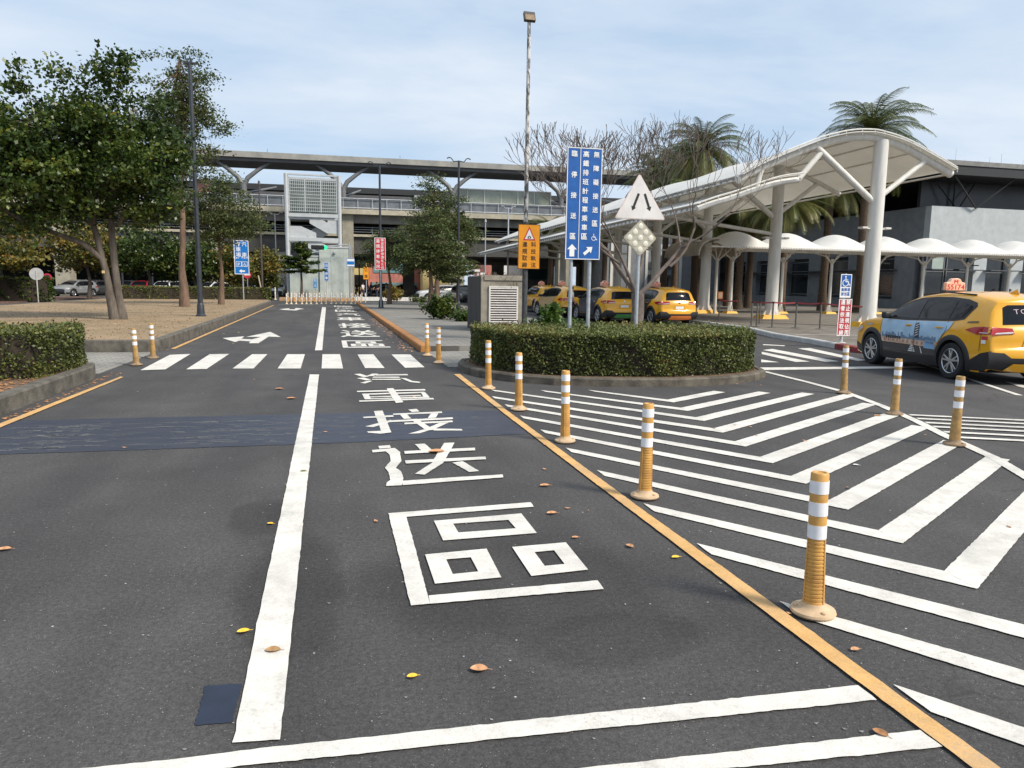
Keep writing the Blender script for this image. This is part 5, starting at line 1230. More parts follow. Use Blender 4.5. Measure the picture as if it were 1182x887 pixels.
# roof underside slabs: front canopy strip and rear strip, open slot between
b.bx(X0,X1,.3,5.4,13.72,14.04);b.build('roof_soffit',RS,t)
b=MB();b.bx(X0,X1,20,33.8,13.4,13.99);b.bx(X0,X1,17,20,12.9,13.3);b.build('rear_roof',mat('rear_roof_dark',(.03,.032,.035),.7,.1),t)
b=MB()
for k in range(6): b.bx(X0,X1,17+k*3,17.3+k*3,12.3-.45*k,12.7-.45*k)
b.build('roof_purlins',RS,t)
MB().bx(X0,X1,37,37.4,8.8,13.4).build('back_screen',mat('back_screen_dark',(.030,.033,.036),.7,.15,.3),t)
# platform deck
b=MB();b.bx(X0,X1,-.3,.3,8.75,9.25);b.build('deck_edge',BEIGE,t)
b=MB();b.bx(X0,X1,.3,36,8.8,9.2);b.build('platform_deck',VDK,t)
b=MB();b.bx(X0,X1,.5,1.3,7.9,8.8);b.build('deck_girder',VCON,t)
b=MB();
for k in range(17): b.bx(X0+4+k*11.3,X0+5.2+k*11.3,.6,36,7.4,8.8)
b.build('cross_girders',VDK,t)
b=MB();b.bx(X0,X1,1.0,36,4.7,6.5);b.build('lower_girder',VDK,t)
b=MB();b.bx(X0,X1,.7,1.05,6.5,6.75);b.build('lower_deck_edge',BEIGE,t)
MB().bx(X0,X1,6,6.2,6.75,8.0).build('lower_gap_shade',mat('gap_shade_black',(.012,.012,.014),.6),t)  # black sheet standing for the shade in the gap behind the rails
b=MB()
for z in (7.0,7.25,7.5): b.tube([(X0,.9,z),(X1,.9,z)],.035,4)
for k in range(60): b.tube([(X0+k*3,.9,6.7),(X0+k*3,.9,7.55)],.035,4)
b.build('lower_railing',mat('rail_grey',(.25,.27,.30),.5),t)
# platform railing with glass
b=MB()
for z in (10.35,9.4): b.tube([(X0,-.15,z),(X1,-.15,z)],.05,4)
for k in range(124): b.tube([(X0+k*1.5,-.15,9.2),(X0+k*1.5,-.15,10.4)],.035,4)
b.build('platform_railing',mat('rail_light',(.48,.50,.53),.5),t)
MB().bx(X0,X1,.0,.04,9.3,10.3).build('railing_mesh',mat('railing_mesh_grey',(.15,.165,.185),.5,.25,1.5),t)
# pillars
for px in (-63,-51,-39,-27,-12.7,-6.3,.45,12.2,24.2,36.2,48.2,60,72):
    w=1.15 if px in (.45,-12.7) else 1.3
    b=MB();b.bx(px-w/2,px+w/2,.2,1.9,0,8.78 if px!=-6.3 else 4.7);b.build('pillar',COL if px!=-6.3 else VCON,t)
    if px==-6.3: continue
for px in (-40,-28,-16,-4,8,20,32,44): 
    b=MB();b.bx(px-.7,px+.7,17,18.6,0,4.7);b.build('rear_pillar',VCON,t)
MB().bx(X0,-7,28,28.3,0,4.7).build('rear_shade_wall',mat('under_station_shade',(.07,.068,.065),.8,.3,.4),t)  # added dark wall; its colour stands for the gloom under the station
# Y struts
for k,px in enumerate((-55,-44.2,-33,-21.5,-9.9,0.0,11.6,23.8,35,46.5,58)):
    b=MB();b.tube([(px,.7,9.2),(px,.7,11.6)],[.34,.32],10)
    for s in (-1,1):
        b.tube([(px+s*.05,.7,11.3),(px+s*.45,.7,12.1),(px+s*1.4,.8,12.9),(px+s*2.75,1.0,13.85)],[.26,.24,.21,.17],8)
        b.tube([(px,1.2,10.6),(px+s*1.9,14,12.9)],[.16,.1],6)
    b.build('y_strut',mat('strut_steel_grey',(.145,.15,.155),.5,.1),t,smooth=50)
# platform rooms / shelters
for (xa,xb,za,zb,mm) in ((11.5,23,9.3,12.1,mat('pale_glazed_screen',(.34,.37,.30),.25,.15,1.2,spec=.6)),(7.6,8.7,9.3,11.2,SIGNW),(26,29.5,9.3,11.2,mat('dull_red_panel',(.30,.09,.08),.6)),(-14.6,-13.4,9.3,12.0,mat('red_brown_panel',(.28,.12,.10),.6))):
    b=MB();b.bx(xa,xb,2.2,2.5,za,zb);o=b.build('platform_screen',mm,t)
    if xb-xa>5:
        q=MB()
        for k in range(7): q.bx(xa+k*(xb-xa)/6-.05,xa+k*(xb-xa)/6+.05,2.1,2.19,za,zb)
        q.bx(xa,xb,2.1,2.19,zb-.08,zb+.05);q.build('mullions',STEELW,o)
b=MB()
for k in range(15): b.tube([(X0+12*k,20,11),(X0+12*k,20,13.4)],.25,6)
b.build('roof_posts',RS,t)
b=MB();r=random.Random(2)
for k in range(120): x=X0+k*1.5;b.tube([(x,1.2,14.6),(x,1.2,14.75+(.4 if k%9==0 else .05))],.02,4)
b.build('roof_rods',RS,t)
# ------------------------------------------------------------ stair tower
t=thing('stair_tower','white steel stair tower with lattice top and pale base wall before the station','stair tower',(-1.0,74,0))
TW=mat('tower_white',(.46,.48,.49),.6,.08,2);PT=pavers('pale_tile_wall',(.52,.57,.55),(.47,.52,.50),(.38,.42,.41),1.2,.35)
TL=mat('tower_reflecting_glass',(.10,.13,.12),.3,.25,.35,c2=(.02,.035,.03))  # pale patches in the colour stand for reflections on dark glass
a=-2.8;c=2.15
for x in (a,c):
    b=MB();b.tube([(x+(.0),0,0 if x<0 else 4.9),(x,0,11.9)],.19,8);b.tube([(x,3,0),(x,3,11.9)],.17,8);b.build('frame_column',TW,t)
for z in (11.85,8.05,4.9+.35):
    pass
for z,w_ in ((11.85,.14),(8.05,.34),(5.75,.34)):
    for q in (0,3): MB().bx(a,c,q-.12,q+.12,z-w_/2,z+w_/2).build('cross_beam',TW,t)
b=MB();xs=[a+.25+i*(c-a-.5)/24 for i in range(25)]
for i,x in enumerate(xs): b.box(x,-.02,10.0,.12 if i%8==0 else .035,.05,3.3)
for k in range(11): b.box((a+c)/2,-.05,8.45+k*.31,c-a-.4,.03,.05)
b.build('lattice_screen',TW,t)
MB().bx(a+.2,c-.2,2.6,2.7,8.3,11.7).build('glass_screen',TL,t)
# stair flights: sloped solid balustrades
def flight(x0,z0,x1,z1,y,h=1.0,nm='stair_flight',m=TW):
    b=MB();b.add([(x0,y,z0-.25),(x1,y,z1-.25),(x1,y,z1+h),(x0,y,z0+h),(x0,y+.08,z0-.25),(x1,y+.08,z1-.25),(x1,y+.08,z1+h),(x0,y+.08,z0+h)],[(0,1,2,3),(7,6,5,4),(0,4,5,1),(3,2,6,7),(1,5,6,2),(0,3,7,4)])
    n=12
    for i in range(n):
        f=(i+.5)/n;b.box(x0+(x1-x0)*f,y+.8,z0+(z1-z0)*f-.05,abs(x1-x0)/n*1.05,1.3,.16)
    return b.build(nm,m,t)
flight(-.7,7.55,1.0,6.6,.05,.8);flight(1.0,6.65,2.1,6.6,.05,nm='landing')
flight(-2.6,6.0,-1.5,6.0,.1,1.0,'landing');flight(-1.5,6.0,-.1,5.2+.2,.1);flight(-.9,5.6,1.0,6.6,1.5)
flight(-.9,5.2,1.0,4.1,.05);flight(1.0,4.1,2.1,4.0,.05,nm='landing');flight(-1.2,3.2,.9,4.1,1.5)
b=MB();b.bx(-2.65,.15,-.6,2.8,0,4.05);b.bx(.15,c+.75,-.75,2.8,0,4.95);b.build('base_wall',PT,t)
b=MB();b.bx(.1,c+.8,-.8,2.8,4.95,5.1);b.bx(-2.7,.14,-.65,2.8,4.05,4.2);b.build('coping',TW,t)
b=MB();b.box(1.6,-.8,4.5,.2,.3,.2);b.tube([(c+.85,-.7,0),(c+.85,-.7,5.6)],.05,6);b.build('wall_lamp',GALV,t)
# ------------------------------------------------------------ far buildings
def block(name,label,u0,u1,vt,Y,m,wins=(),wm=None,extra=None):
    a=at(u0,vt,Y);c=at(u1,vt,Y);t=thing(name,label,'building',(a[0],Y,0));w=c[0]-a[0];b=MB();b.bx(0,w,0,10,0,a[2]);b.build('wall',m,t)
    for (f0,f1,z0,z1) in wins:
        o=MB().bx(w*f0,w*f1,-.1,-.01,a[2]*z0,a[2]*z1).build('window',wm or BLACK,t)
    return t
YB=mat('cream_yellow_wall',(.72,.58,.28),.8,.1,.6);PK_=mat('pink_wall',(.50,.20,.17),.8,.15,.6);PKW=mat('pale_pink_wall',(.62,.46,.38),.8,.1,.6);TEAL=mat('teal_glass',(.16,.30,.33),.3,.1)
block('yellow_building','pale yellow building with dark windows right of the stair tower under the station',404,423,289,125,YB,((.28,.95,.60,.80),(.1,.95,.15,.42)))
block('pink_building','red and pink shop building with teal window bands behind the layered trees',424.5,484,296,128,PK_,((.1,.85,.55,.85),(.05,.95,.05,.28)),TEAL)
block('yellow_building','yellow house between the pink building and the layered trees',488,520,297,124,YB,((.6,.8,.4,.6),))
block('pink_building','pink gabled building seen left of the stair tower under the station',298,330,283,130,PKW,((.1,.3,.5,.9),(.4,.6,.5,.9),(.7,.95,.5,.9)),mat('grey_window',(.25,.24,.26),.4))
block('pink_building','dull pink building glimpsed below the canopy end behind the orange sign',560,604,290,126,PK_,((.3,.7,.45,.7),),SIGNW)
block('cream_building','cream coloured building left of the pink brown trunk behind parked cars',120,180,300,135,PKW,((.2,.8,.3,.6),))
block('teal_shop','shop front with teal and white panels right of the orange sign pole under the canopy',604,640,300,112,mat('shop_white',(.6,.6,.56),.6),((.05,.95,.45,.75),),TEAL)
# white strip of the cross street kerb
b=MB();b.bx(2.2,30,68,68.25,0,.35);o=b.build('white_barrier',mat('pale_barrier',(.72,.70,.66),.6));tag(o,'long low white road barrier across the cross street','barrier')
# ------------------------------------------------------------ taxi
TOPL=[(2.19,.30),(2.235,.42),(2.235,.56),(2.20,.70),(2.15,.80),(2.06,.885),(1.92,.94),(1.7,.985),(1.45,1.02),(1.22,1.05),(1.08,1.085),(.85,1.215),(.6,1.345),(.38,1.445),(.15,1.52),(-.1,1.56),(-.5,1.60),(-.95,1.60),(-1.35,1.575),(-1.7,1.53),(-1.93,1.485),(-1.99,1.455),(-1.985,1.42),(-2.0,1.36),(-2.08,1.18),(-2.135,1.03),(-2.17,.96),(-2.195,.88),(-2.20,.74),(-2.215,.66),(-2.25,.60),(-2.255,.46),(-2.22,.34),(-2.15,.28)]
def resamp(P,step):
    out=[]
    for i in range(len(P)-1):
        a=Vector(P[i]);c=Vector(P[i+1]);n=max(1,int((c-a).length/step))
        for k in range(n): out.append(tuple(a.lerp(c,k/n)))
    out.append(P[-1]);return out
TOPD=[tuple(p) for p in spl([Vector(p) for p in TOPL],3)]
def ztop(y):
    best=None
    for i in range(len(TOPD)-1):
        a,c=TOPD[i],TOPD[i+1]
        if min(a[0],c[0])<=y<=max(a[0],c[0]) and abs(a[0]-c[0])>1e-6:
            z=a[1]+(c[1]-a[1])*(y-a[0])/(c[0]-a[0]);best=z if best is None else max(best,z)
    return best if best is not None else .6
ARC=((1.34,.40),(-1.30,.41));ZA=.345
def zbot(y):
    for yc,r in ARC:
        if abs(y-yc)<r: return ZA+math.sqrt(r*r-(y-yc)**2)
    return .21
def wbase(y,z):
    pts=[(.15,.84),(.25,.875),(.4,.90),(.55,.905),(.75,.912),(.92,.902),(1.04,.875),(1.10,.845),(1.3,.755),(1.5,.655),(1.62,.585)]
    z=max(.15,min(1.62,z))
    for (a,wa),(c,wc) in zip(pts,pts[1:]):
        if a<=z<=c: w=wa+(wc-wa)*(z-a)/(c-a);break
    if y>1.2: w*=1-.20*((y-1.2)/1.04)**2.3
    if y<-1.35: w*=1-.11*((-1.35-y)/.9)**2.2
    # shoulder over rear wheel and waist between wheels
    w-=.018*math.exp(-((y)/.75)**2)*math.exp(-((z-.55)/.2)**2)
    return w
def wfull(y,z):
    zt=ztop(y);zb=min(zbot(y),zt-.01);t=(zt-z)/max(.05,(zt-zb));t=max(0,min(1,t));r=.14
    k=1-.075*(1-t/r)**2 if t<r else 1
    return wbase(y,z)*k
def bulge(y,z,u):
    k=1-u*u
    return k
def body(t,m):
    sta=[]
    front=[p for p in TOPD if p[0]>=1.95 and p[1]<.95];rear=[p for p in TOPD[len(TOPD)//2:] if p[0]<-1.99]
    for i,p in enumerate(front): sta.append((p,(2.17-.2*i/len(front),.235)))
    ys=set(np.round(np.linspace(1.93,-1.97,74),4))
    for yc,r in ARC:
        for k in range(13): ys.add(round(yc+r*math.cos(PI*k/12)*.9995,4))
        ys.add(yc+r+.002);ys.add(yc-r-.002)
    for y in sorted(ys,reverse=True): sta.append(((y,ztop(y)),(y,zbot(y))))
    for i,p in enumerate(rear): sta.append((p,(-1.98-.16*(i+1)/len(rear),.25)))
    ts=[0,.02,.045,.08,.13,.2,.3,.4,.5,.6,.7,.8,.9,1.];b=MB();L=[];Rr=[];n=len(sta)
    for p,q in sta:
        r0=[];r1=[]
        for s in ts:
            y=p[0]+(q[0]-p[0])*s;z=p[1]+(q[1]-p[1])*s
            k=1-.075*(1-s/.14)**2 if s<.14 else 1
            w=wbase(y,z)*k
            if s==0 and p[1]<1.3: w-=.012
            r0.append(len(b.v));b.v.append((-w,y,z));r1.append(len(b.v));b.v.append((w,y,z))
        L.append(r0);Rr.append(r1)
    for i in range(n-1):
        for j in range(len(ts)-1):
            b.f.append((L[i][j],L[i+1][j],L[i+1][j+1],L[i][j+1]));b.f.append((Rr[i][j],Rr[i][j+1],Rr[i+1][j+1],Rr[i+1][j]))
    M=12;rows=[]
    for i in range(n):
        p=sta[i][0];a=sta[max(0,i-1)][0];c=sta[min(n-1,i+1)][0];d=Vector((c[0]-a[0],c[1]-a[1]));d=d.normalized() if d.length>1e-6 else Vector((0,-1));nr=Vector((-d.y,d.x))*-1 if False else Vector((d.y*-1,d.x))
        # outward normal: silhouette is traversed front->roof->rear; outward is to the left of travel reversed
        nr=Vector((-d.y,d.x)) if Vector((-d.y,d.x)).dot(Vector((p[0],p[1]-.7)))>0 else Vector((d.y,-d.x))
        w=b.v[Rr[i][0]][0];row=[L[i][0]]
        cr=.045 if abs(p[0])<1.2 else .065
        for k in range(1,M):
            u=-1+2*k/M;o=cr*(1-abs(u)**2.4);row.append(len(b.v));b.v.append((u*w,p[0]+nr.x*o,p[1]+nr.y*o))
        row.append(Rr[i][0]);rows.append(row)
    for i in range(n-1):
        for k in range(M): b.f.append((rows[i][k],rows[i][k+1],rows[i+1][k+1],rows[i+1][k]))
    return b.build('body',m,t,smooth=42)
def cutpoly(polys,step=.09):
    bm=bmesh.new()
    for poly in polys:
        vs=[bm.verts.new((p[0],p[1],0)) for p in poly];bm.faces.new(vs)
    for ax in (0,1):
        lo=min(v.co[ax] for v in bm.verts);hi=max(v.co[ax] for v in bm.verts);k=lo+step
        while k<hi:
            co=[0,0,0];no=[0,0,0];co[ax]=k;no[ax]=1
            bmesh.ops.bisect_plane(bm,geom=bm.verts[:]+bm.edges[:]+bm.faces[:],plane_co=co,plane_no=no,dist=1e-5);k+=step
    bmesh.ops.triangulate(bm,faces=bm.faces[:])
    bm.verts.index_update();vs=[(v.co.x,v.co.y) for v in bm.verts];fs=[tuple(v.index for v in f.verts) for f in bm.faces];bm.free();return vs,fs
def side(t,name,polys,m,off=.008,sides=(-1,1),smooth=40,parent=None):
    if isinstance(polys[0][0],(int,float)): polys=[polys]
    groups=[polys] if len(polys)>4 or 'wrap_z' in name or 'window' in name and 'wrap' in name else [[p] for p in polys]
    for gp in groups:
        vs,fs=cutpoly(gp)
        for s in sides:
            b=MB();b.add([(s*(wfull(y,z)+off),y,z) for y,z in vs],fs if s>0 else [f[::-1] for f in fs]);me=b.build(name,m,parent or t,smooth=smooth)
    return me
def surf_end(z,which):
    # silhouette y at height z on rear or front
    P=TOPD[len(TOPD)//2:] if which=='rear' else TOPD[:len(TOPD)//2]
    for i in range(len(P)-1):
        a,c=P[i],P[i+1]
        if min(a[1],c[1])<=z<=max(a[1],c[1]) and abs(a[1]-c[1])>1e-6 and (which=='front' or a[0]<-1.9):
            f=(z-a[1])/(c[1]-a[1]);d=Vector((c[0]-a[0],c[1]-a[1])).normalized();nr=Vector((-d.y,d.x))
            if nr.dot(Vector((a[0],a[1]-.7)))<0:nr=-nr
            return a[0]+(c[0]-a[0])*f,nr
    return (-2.2 if which=='rear' else 2.2),Vector((-1 if which=='rear' else 1,0))
def endp(t,name,poly,m,which='rear',off=.010,parent=None,smooth=40):
    vs,fs=cutpoly([poly]);b=MB();V=[]
    for x,z in vs:
        y,nr=surf_end(z,which);w=wfull(y,z)*.95;u=max(-1,min(1,x/w));cr=.045 if abs(y)<1.2 else .065;o=cr*(1-abs(u)**2.4)+off
        V.append((x,y+nr.x*o,z+nr.y*o))
    b.add(V,fs);return b.build(name,m,parent or t,smooth=smooth)
def wheel(t,x,y,r=.345,s=1,rim=ALLOY):
    w=MB();p=[(.22,-.10),(.29,-.112),(r-.03,-.112),(r-.006,-.095),(r,-.07),(r,.07),(r-.006,.095),(r-.03,.112),(.29,.112),(.22,.10)]
    w.lathe([(a,b_) for a,b_ in p],(x,y,r),36,'x');wo=w.build('tyre',RUBBER,t,smooth=35)
    b=MB();xo=x+s*.085
    # rim lip
    b.lathe([(.222,0),(.238,s*.018),(.228,s*.026),(.212,s*.012),(.205,-s*.05),(.222,-s*.05)],(xo,y,r),36,'x')
    for k in range(5):
        for d in (-.2,.2):
            a=2*PI*k/5+d+.3;a0=2*PI*k/5+.3+d*.25
            p0=Vector((xo+s*.006,y+.035*math.cos(a0),r+.035*math.sin(a0)));p1=Vector((xo+s*.004,y+.216*math.cos(a),r+.216*math.sin(a)));q=(p1-p0).normalized();n=Vector((0,-q.z,q.y))
            vs=[]
            for pp,ww in ((p0,.026),(p1,.024)):
                for e in (-1,1): vs+=[pp+n*ww*e,pp+n*ww*e*.6+Vector((s*.016,0,0))]
            b.add(vs,[(0,1,5,4),(1,3,7,5),(3,2,6,7),(0,2,3,1),(4,5,7,6),(0,4,6,2)])
    b.lathe([(.01,s*.022),(.045,s*.02),(.055,0),(.055,-s*.03)],(xo,y,r),18,'x');b.build('rim',rim,t,smooth=35)
    MB().lathe([(.01,0),(.215,0),(.215,-s*.02),(.01,-s*.02)],(xo-s*.035,y,r),24,'x').build('brake_disc',mat('dark_disc',(.05,.05,.052),.5,.1,5,metal=.5),t,smooth=35)
DLO=[(1.00,1.075),(.80,1.19),(.55,1.315),(.30,1.415),(.05,1.475),(-.35,1.505),(-.85,1.505),(-1.30,1.475),(-1.56,1.415),(-1.61,1.35),(-1.46,1.15),(-1.22,1.11),(-.6,1.085),(.2,1.06)]
def car(paint=YTAXI,doors=None,taxi=True,roof_sign=True,low=None,rim=ALLOY,rearband=None):
    t=thing('taxi' if taxi else 'parked_car','car','taxi' if taxi else 'car')
    bo=body(t,paint)
    MB().add([(-.62,-1.95,.2),(.62,-1.95,.2),(.62,1.95,.2),(-.62,1.95,.2),(-.62,-1.95,.72),(.62,-1.95,.72),(.62,1.95,.72),(-.62,1.95,.72)],[(0,3,2,1),(4,5,6,7),(0,1,5,4),(1,2,6,5),(2,3,7,6),(3,0,4,7)]).build('underbody',mat('underbody_black',(.006,.006,.006),.9,0),t)
    side(t,'window_frame',[(a+.0+(.03 if a>0 else -.03),z+(.028 if z>1.2 else -.018)) for a,z in DLO],PLAST,.006)
    side(t,'side_window',[[(.86,1.095),(.76,1.185),(.53,1.297),(.29,1.392),(.04,1.452),(-.17,1.475),(-.17,1.09)],[(-.20,1.09),(-.20,1.476),(-.35,1.482),(-.85,1.478),(-1.08,1.455),(-1.08,1.12)],[(-1.12,1.125),(-1.12,1.455),(-1.29,1.44),(-1.52,1.385),(-1.555,1.34),(-1.42,1.17),(-1.22,1.13)]],GLASS,.012)
    # window visor rail
    endp(t,'rear_window',[(-.60,1.06),(.60,1.06),(.54,1.36),(.46,1.405),(-.46,1.405),(-.54,1.36)],GLASS,off=.010)
    endp(t,'windscreen',[(-.68,1.11),(.68,1.11),(.60,1.40),(.53,1.505),(-.53,1.505),(-.60,1.40)],GLASS,'front',off=.008)
    # arch claddings
    def arc(yc,r0,r1,a0=-14,a1=194,n=22): 
        P=[(yc+r1*math.cos(R(a0+(a1-a0)*k/n)),ZA+r1*math.sin(R(a0+(a1-a0)*k/n))) for k in range(n+1)]
        Q=[(yc+r0*math.cos(R(a0+(a1-a0)*k/n)),ZA+r0*math.sin(R(a0+(a1-a0)*k/n))) for k in range(n+1)]
        return [[P[k],P[k+1],Q[k+1],Q[k]] for k in range(n)]
    for yc,r in ARC:
        n=24
        for s in (-1,1):
            b=MB()
            for k in range(n):
                vs=[]
                for kk in (k,k+1):
                    a=R(-18+216*kk/n);
                    for rr_,o in ((r-.012,-.12),(r-.012,.018),(r+.055,.022),(r+.085,.0)):
                        y=yc+rr_*math.cos(a);z=max(.19,ZA+rr_*math.sin(a));vs.append((s*(wbase(y,z)+o),y,z))
                b.add(vs,[(0,1,5,4),(1,2,6,5),(2,3,7,6)])
            b.build('arch_cladding',PLAST,t,smooth=50)
    side(t,'sill_cladding',[(.91,.205),(.91,.33),(.80,.36),(-.78,.38),(-.88,.34),(-.88,.205)],PLAST,.014)
    side(t,'bumper_side',[[(-1.73,.23),(-1.80,.42),(-2.02,.56),(-2.22,.61),(-2.25,.50),(-2.23,.36),(-2.1,.25)]],PLAST,.012)
    side(t,'front_bumper_side',[[(1.77,.23),(1.80,.40),(2.0,.44),(2.16,.46),(2.17,.27)]],PLAST,.010)
    endp(t,'rear_bumper',[(-.86,.30),(.86,.30),(.90,.60),(.62,.58),(.50,.50),(-.50,.50),(-.62,.58),(-.90,.60)],PLAST,off=.012)
    if low: endp(t,'bumper_banner',[(-.50,.31),(.62,.31),(.52,.43),(-.40,.43)],low,off=.022)
    else: endp(t,'bumper_insert',[(-.58,.315),(.58,.315),(.46,.415),(-.46,.415)],paint,off=.022)
    endp(t,'front_grille',[(-.62,.33),(.62,.33),(.70,.66),(.55,.72),(-.55,.72),(-.70,.66)],BLACK,'front',off=.012)
    # lamps
    tl=side(t,'tail_lamp',[[(-1.62,.955),(-1.80,1.01),(-2.02,1.03),(-2.14,1.02),(-2.17,.90),(-1.9,.885)]],TAIL,.014)
    endp(t,'tail_lamp',[(.44,.905),(.83,.885),(.80,1.025),(.46,.985)],TAIL,off=.016);endp(t,'tail_lamp',[(-.44,.905),(-.46,.985),(-.80,1.025),(-.83,.885)],TAIL,off=.016)
    for s in (-1,1): endp(t,'tail_lamp_clear',[(s*.45,.913),(s*.78,.902),(s*.74,.925),(s*.47,.935)] if s>0 else [(-.45,.913),(-.47,.935),(-.74,.925),(-.78,.902)],CLEARL,off=.021)
    side(t,'tail_lamp_clear',[[(-1.95,.912),(-1.96,.932),(-2.13,.932),(-2.14,.910)]],CLEARL,.019)
    side(t,'headlight',[[(1.72,.80),(1.85,.86),(2.05,.80),(2.12,.70),(1.95,.70)]],CLEARL,.012)
    endp(t,'number_plate',[(-.19,.70),(.19,.70),(.19,.82),(-.19,.82)],SIGNW,off=.016)
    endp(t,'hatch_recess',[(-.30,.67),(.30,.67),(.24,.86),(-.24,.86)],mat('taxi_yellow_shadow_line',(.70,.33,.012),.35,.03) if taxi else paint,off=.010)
    disc_=MB().lathe([(.01,0),(.045,0),(.045,-.01),(.01,-.012)],(0,-2.245,.975),16,'y');disc_.build('emblem',CHROME,t)
    # shut lines
    sl=[];
    def line(P,w=.010):
        for i in range(len(P)-1):
            a=Vector(P[i]);c=Vector(P[i+1]);d=(c-a).normalized();n=Vector((-d.y,d.x))*w/2;sl.append([tuple(a-n),tuple(c-n),tuple(c+n),tuple(a+n)])
    line([(.98,1.05),(1.0,.85),(.93,.40)]);line([(-.185,1.08),(-.18,.75),(-.15,.38)]);line([(-1.10,1.10),(-1.12,.92),(-.95,.70),(-.86,.45)]);line([(.93,.385),(-.86,.395)]);line([(-2.0,.885),(-1.99,.60)])
    ps=[]
    for s_ in sl: ps.append(s_)
    b=MB()
    for q in ps:
        vs,fs=cutpoly([q],.2)
        for s in (-1,1): b.add([(s*(wfull(y,z)+.0165),y,z) for y,z in vs],fs)
    b.build('door_gap',BLACK,t)
    for s in (-1,1):
        for y in (.02,-.93): 
            b=MB();w=wfull(y,.945);b.tube([(s*(w+.008),y+.09,.945),(s*(w+.035),y+.06,.95),(s*(w+.035),y-.06,.955),(s*(w+.008),y-.09,.955)],[.010,.013,.013,.010],6)
            b.build('door_handle',paint,t,smooth=50)
    for s in (-1,1):
        b=MB();b.box(s*.97,.74,1.12,.17,.13,.145,rz=s*-.2);b.build('wing_mirror',PLAST,t,bevel=.035,smooth=60)
        b=MB();b.tube([(s*.84,.80,1.07),(s*.93,.76,1.09)],.022,6);b.build('mirror_stalk',PLAST,t)
    b=MB();b.add([(-.035,-1.45,1.60),(.035,-1.45,1.60),(.0,-1.72,1.585),(0,-1.66,1.70)],[(0,1,2),(0,1,3),(1,2,3),(2,0,3)]);b.build('roof_fin',paint,t)
    for s in (-1,1): b=MB();b.tube([(s*.60,.1,1.575),(s*.585,-.6,1.625),(s*.57,-1.4,1.585)],.014,6);b.build('roof_rail',PLAST,t)
    for y in (1.34,-1.30):
        for s in (-1,1): wheel(t,s*.80,y,s=s,rim=rim)
    if doors:
        for (nm,polys,mm,off) in doors: side(t,nm,polys,mm,off)
    if roof_sign:
        SG=mat('roof_sign_pale_orange',(.88,.50,.36),.35,.05,5)
        y=.05;z=1.655
        b=MB();b.prismY([(-.20,z),(.20,z),(.20,z+.16),(.13,z+.175),(.09,z+.235),(.04,z+.25),(-.04,z+.25),(-.09,z+.235),(-.13,z+.175),(-.20,z+.16)],y-.055,y+.055);o=b.build('roof_sign',SG,t,bevel=.012)
        b=MB();yy=y-.0575
        for i,ch in enumerate('55174'): b.glyph(ch,-.15+i*.075,z+.078,.105,.105,yy,bold=.03)
        b.glyph('M',0,z+.185,.09,.08,yy,bold=.04);b.build('roof_sign_number',RED,o)
        b=MB();b.box(0,y,1.61,.46,.14,.09);b.build('roof_sign_base',PLAST,o)
    return t
SKY_AD=mat('wrap_sky_blue',(.46,.64,.80),.35,.25,2.5,c2=(.30,.50,.70),coat=.4)
SKYL=mat('wrap_skyline_blue',(.13,.23,.36),.35,.3,9,coat=.4);SAND=mat('wrap_sand',(.58,.42,.32),.35,.3,8,coat=.4);DKW=mat('wrap_dark_road',(.035,.035,.042),.35,.15,8,coat=.4)
lowline=.70
doors=[('door_wrap_sky',[[(.975,1.045),(.2,1.035),(-.6,1.06),(-1.26,1.08),(-1.20,.95),(-1.02,.80),(-.90,.665),(.97,.665)]],SKY_AD,.0095),
('door_wrap_shore',[[(.97,.66),(-.89,.66),(-.86,.60),(-.84,.555),(.95,.555)]],SAND,.0095),
('door_wrap_road',[[(.95,.55),(-.84,.55),(-.84,.35),(.92,.325)]],DKW,.0095)]
T1_=car(YTAXI,doors)
# artwork on the doors of the near taxi: skyline, tower, vehicles, zebra bars
rr=random.Random(12);P=[];P2=[]
y=.93
while y>-.86:
    w=rr.uniform(.03,.075);h=rr.uniform(.03,.13);P.append([(y,.663),(y,.663+h),(y-w,.663+h),(y-w,.663)]);y-=w*1.04
side(T1_,'wrap_skyline',P,SKYL,.0115)
side(T1_,'wrap_tower',[[(-.20,.70),(-.20,.98),(-.27,1.02),(-.33,.95),(-.33,.70)]],mat('wrap_dark_tower',(.03,.05,.08),.4),.0185)
P=[];
for k in range(5): P.append([(-.215,.74+k*.05),(-.315,.775+k*.05),(-.315,.79+k*.05),(-.215,.755+k*.05)])
side(T1_,'wrap_tower_windows',P,SIGNW,.0205)
side(T1_,'wrap_zebra',[[(.0-.02*k,.42+k*.035),(-.22+.02*k,.42+k*.035),(-.22+.02*k,.44+k*.035),(0-.02*k,.44+k*.035)] for k in range(4)]+[[(-.36,.545),(-.38,.545),(-.46,.41),(-.43,.41)]],SIGNW,.0115)
side(T1_,'wrap_van',[[(-.50,.52),(-.50,.60),(-.56,.68),(-.80,.68),(-.84,.60),(-.84,.52)]],mat('wrap_van_blue',(.22,.42,.66),.4),.0125)
side(T1_,'wrap_van_window',[[(-.54,.62),(-.58,.665),(-.68,.665),(-.68,.62)],[(-.70,.62),(-.70,.665),(-.79,.665),(-.81,.62)]],SKYL,.0145)
P=[]
for k in range(7): P.append([(.78-k*.075,.64),(.78-k*.075,.70),(.725-k*.075,.70),(.725-k*.075,.64)])
side(T1_,'wrap_dark_letters',P,BLACK,.0135)
P=[]
for k in range(11): a=.88-k*.16+rr.uniform(-.03,.03);P.append([(a,.58),(a,.63),(a-.05,.63),(a-.05,.58)])
side(T1_,'wrap_people',P,mat('wrap_people_red',(.42,.17,.12),.5),.0115)
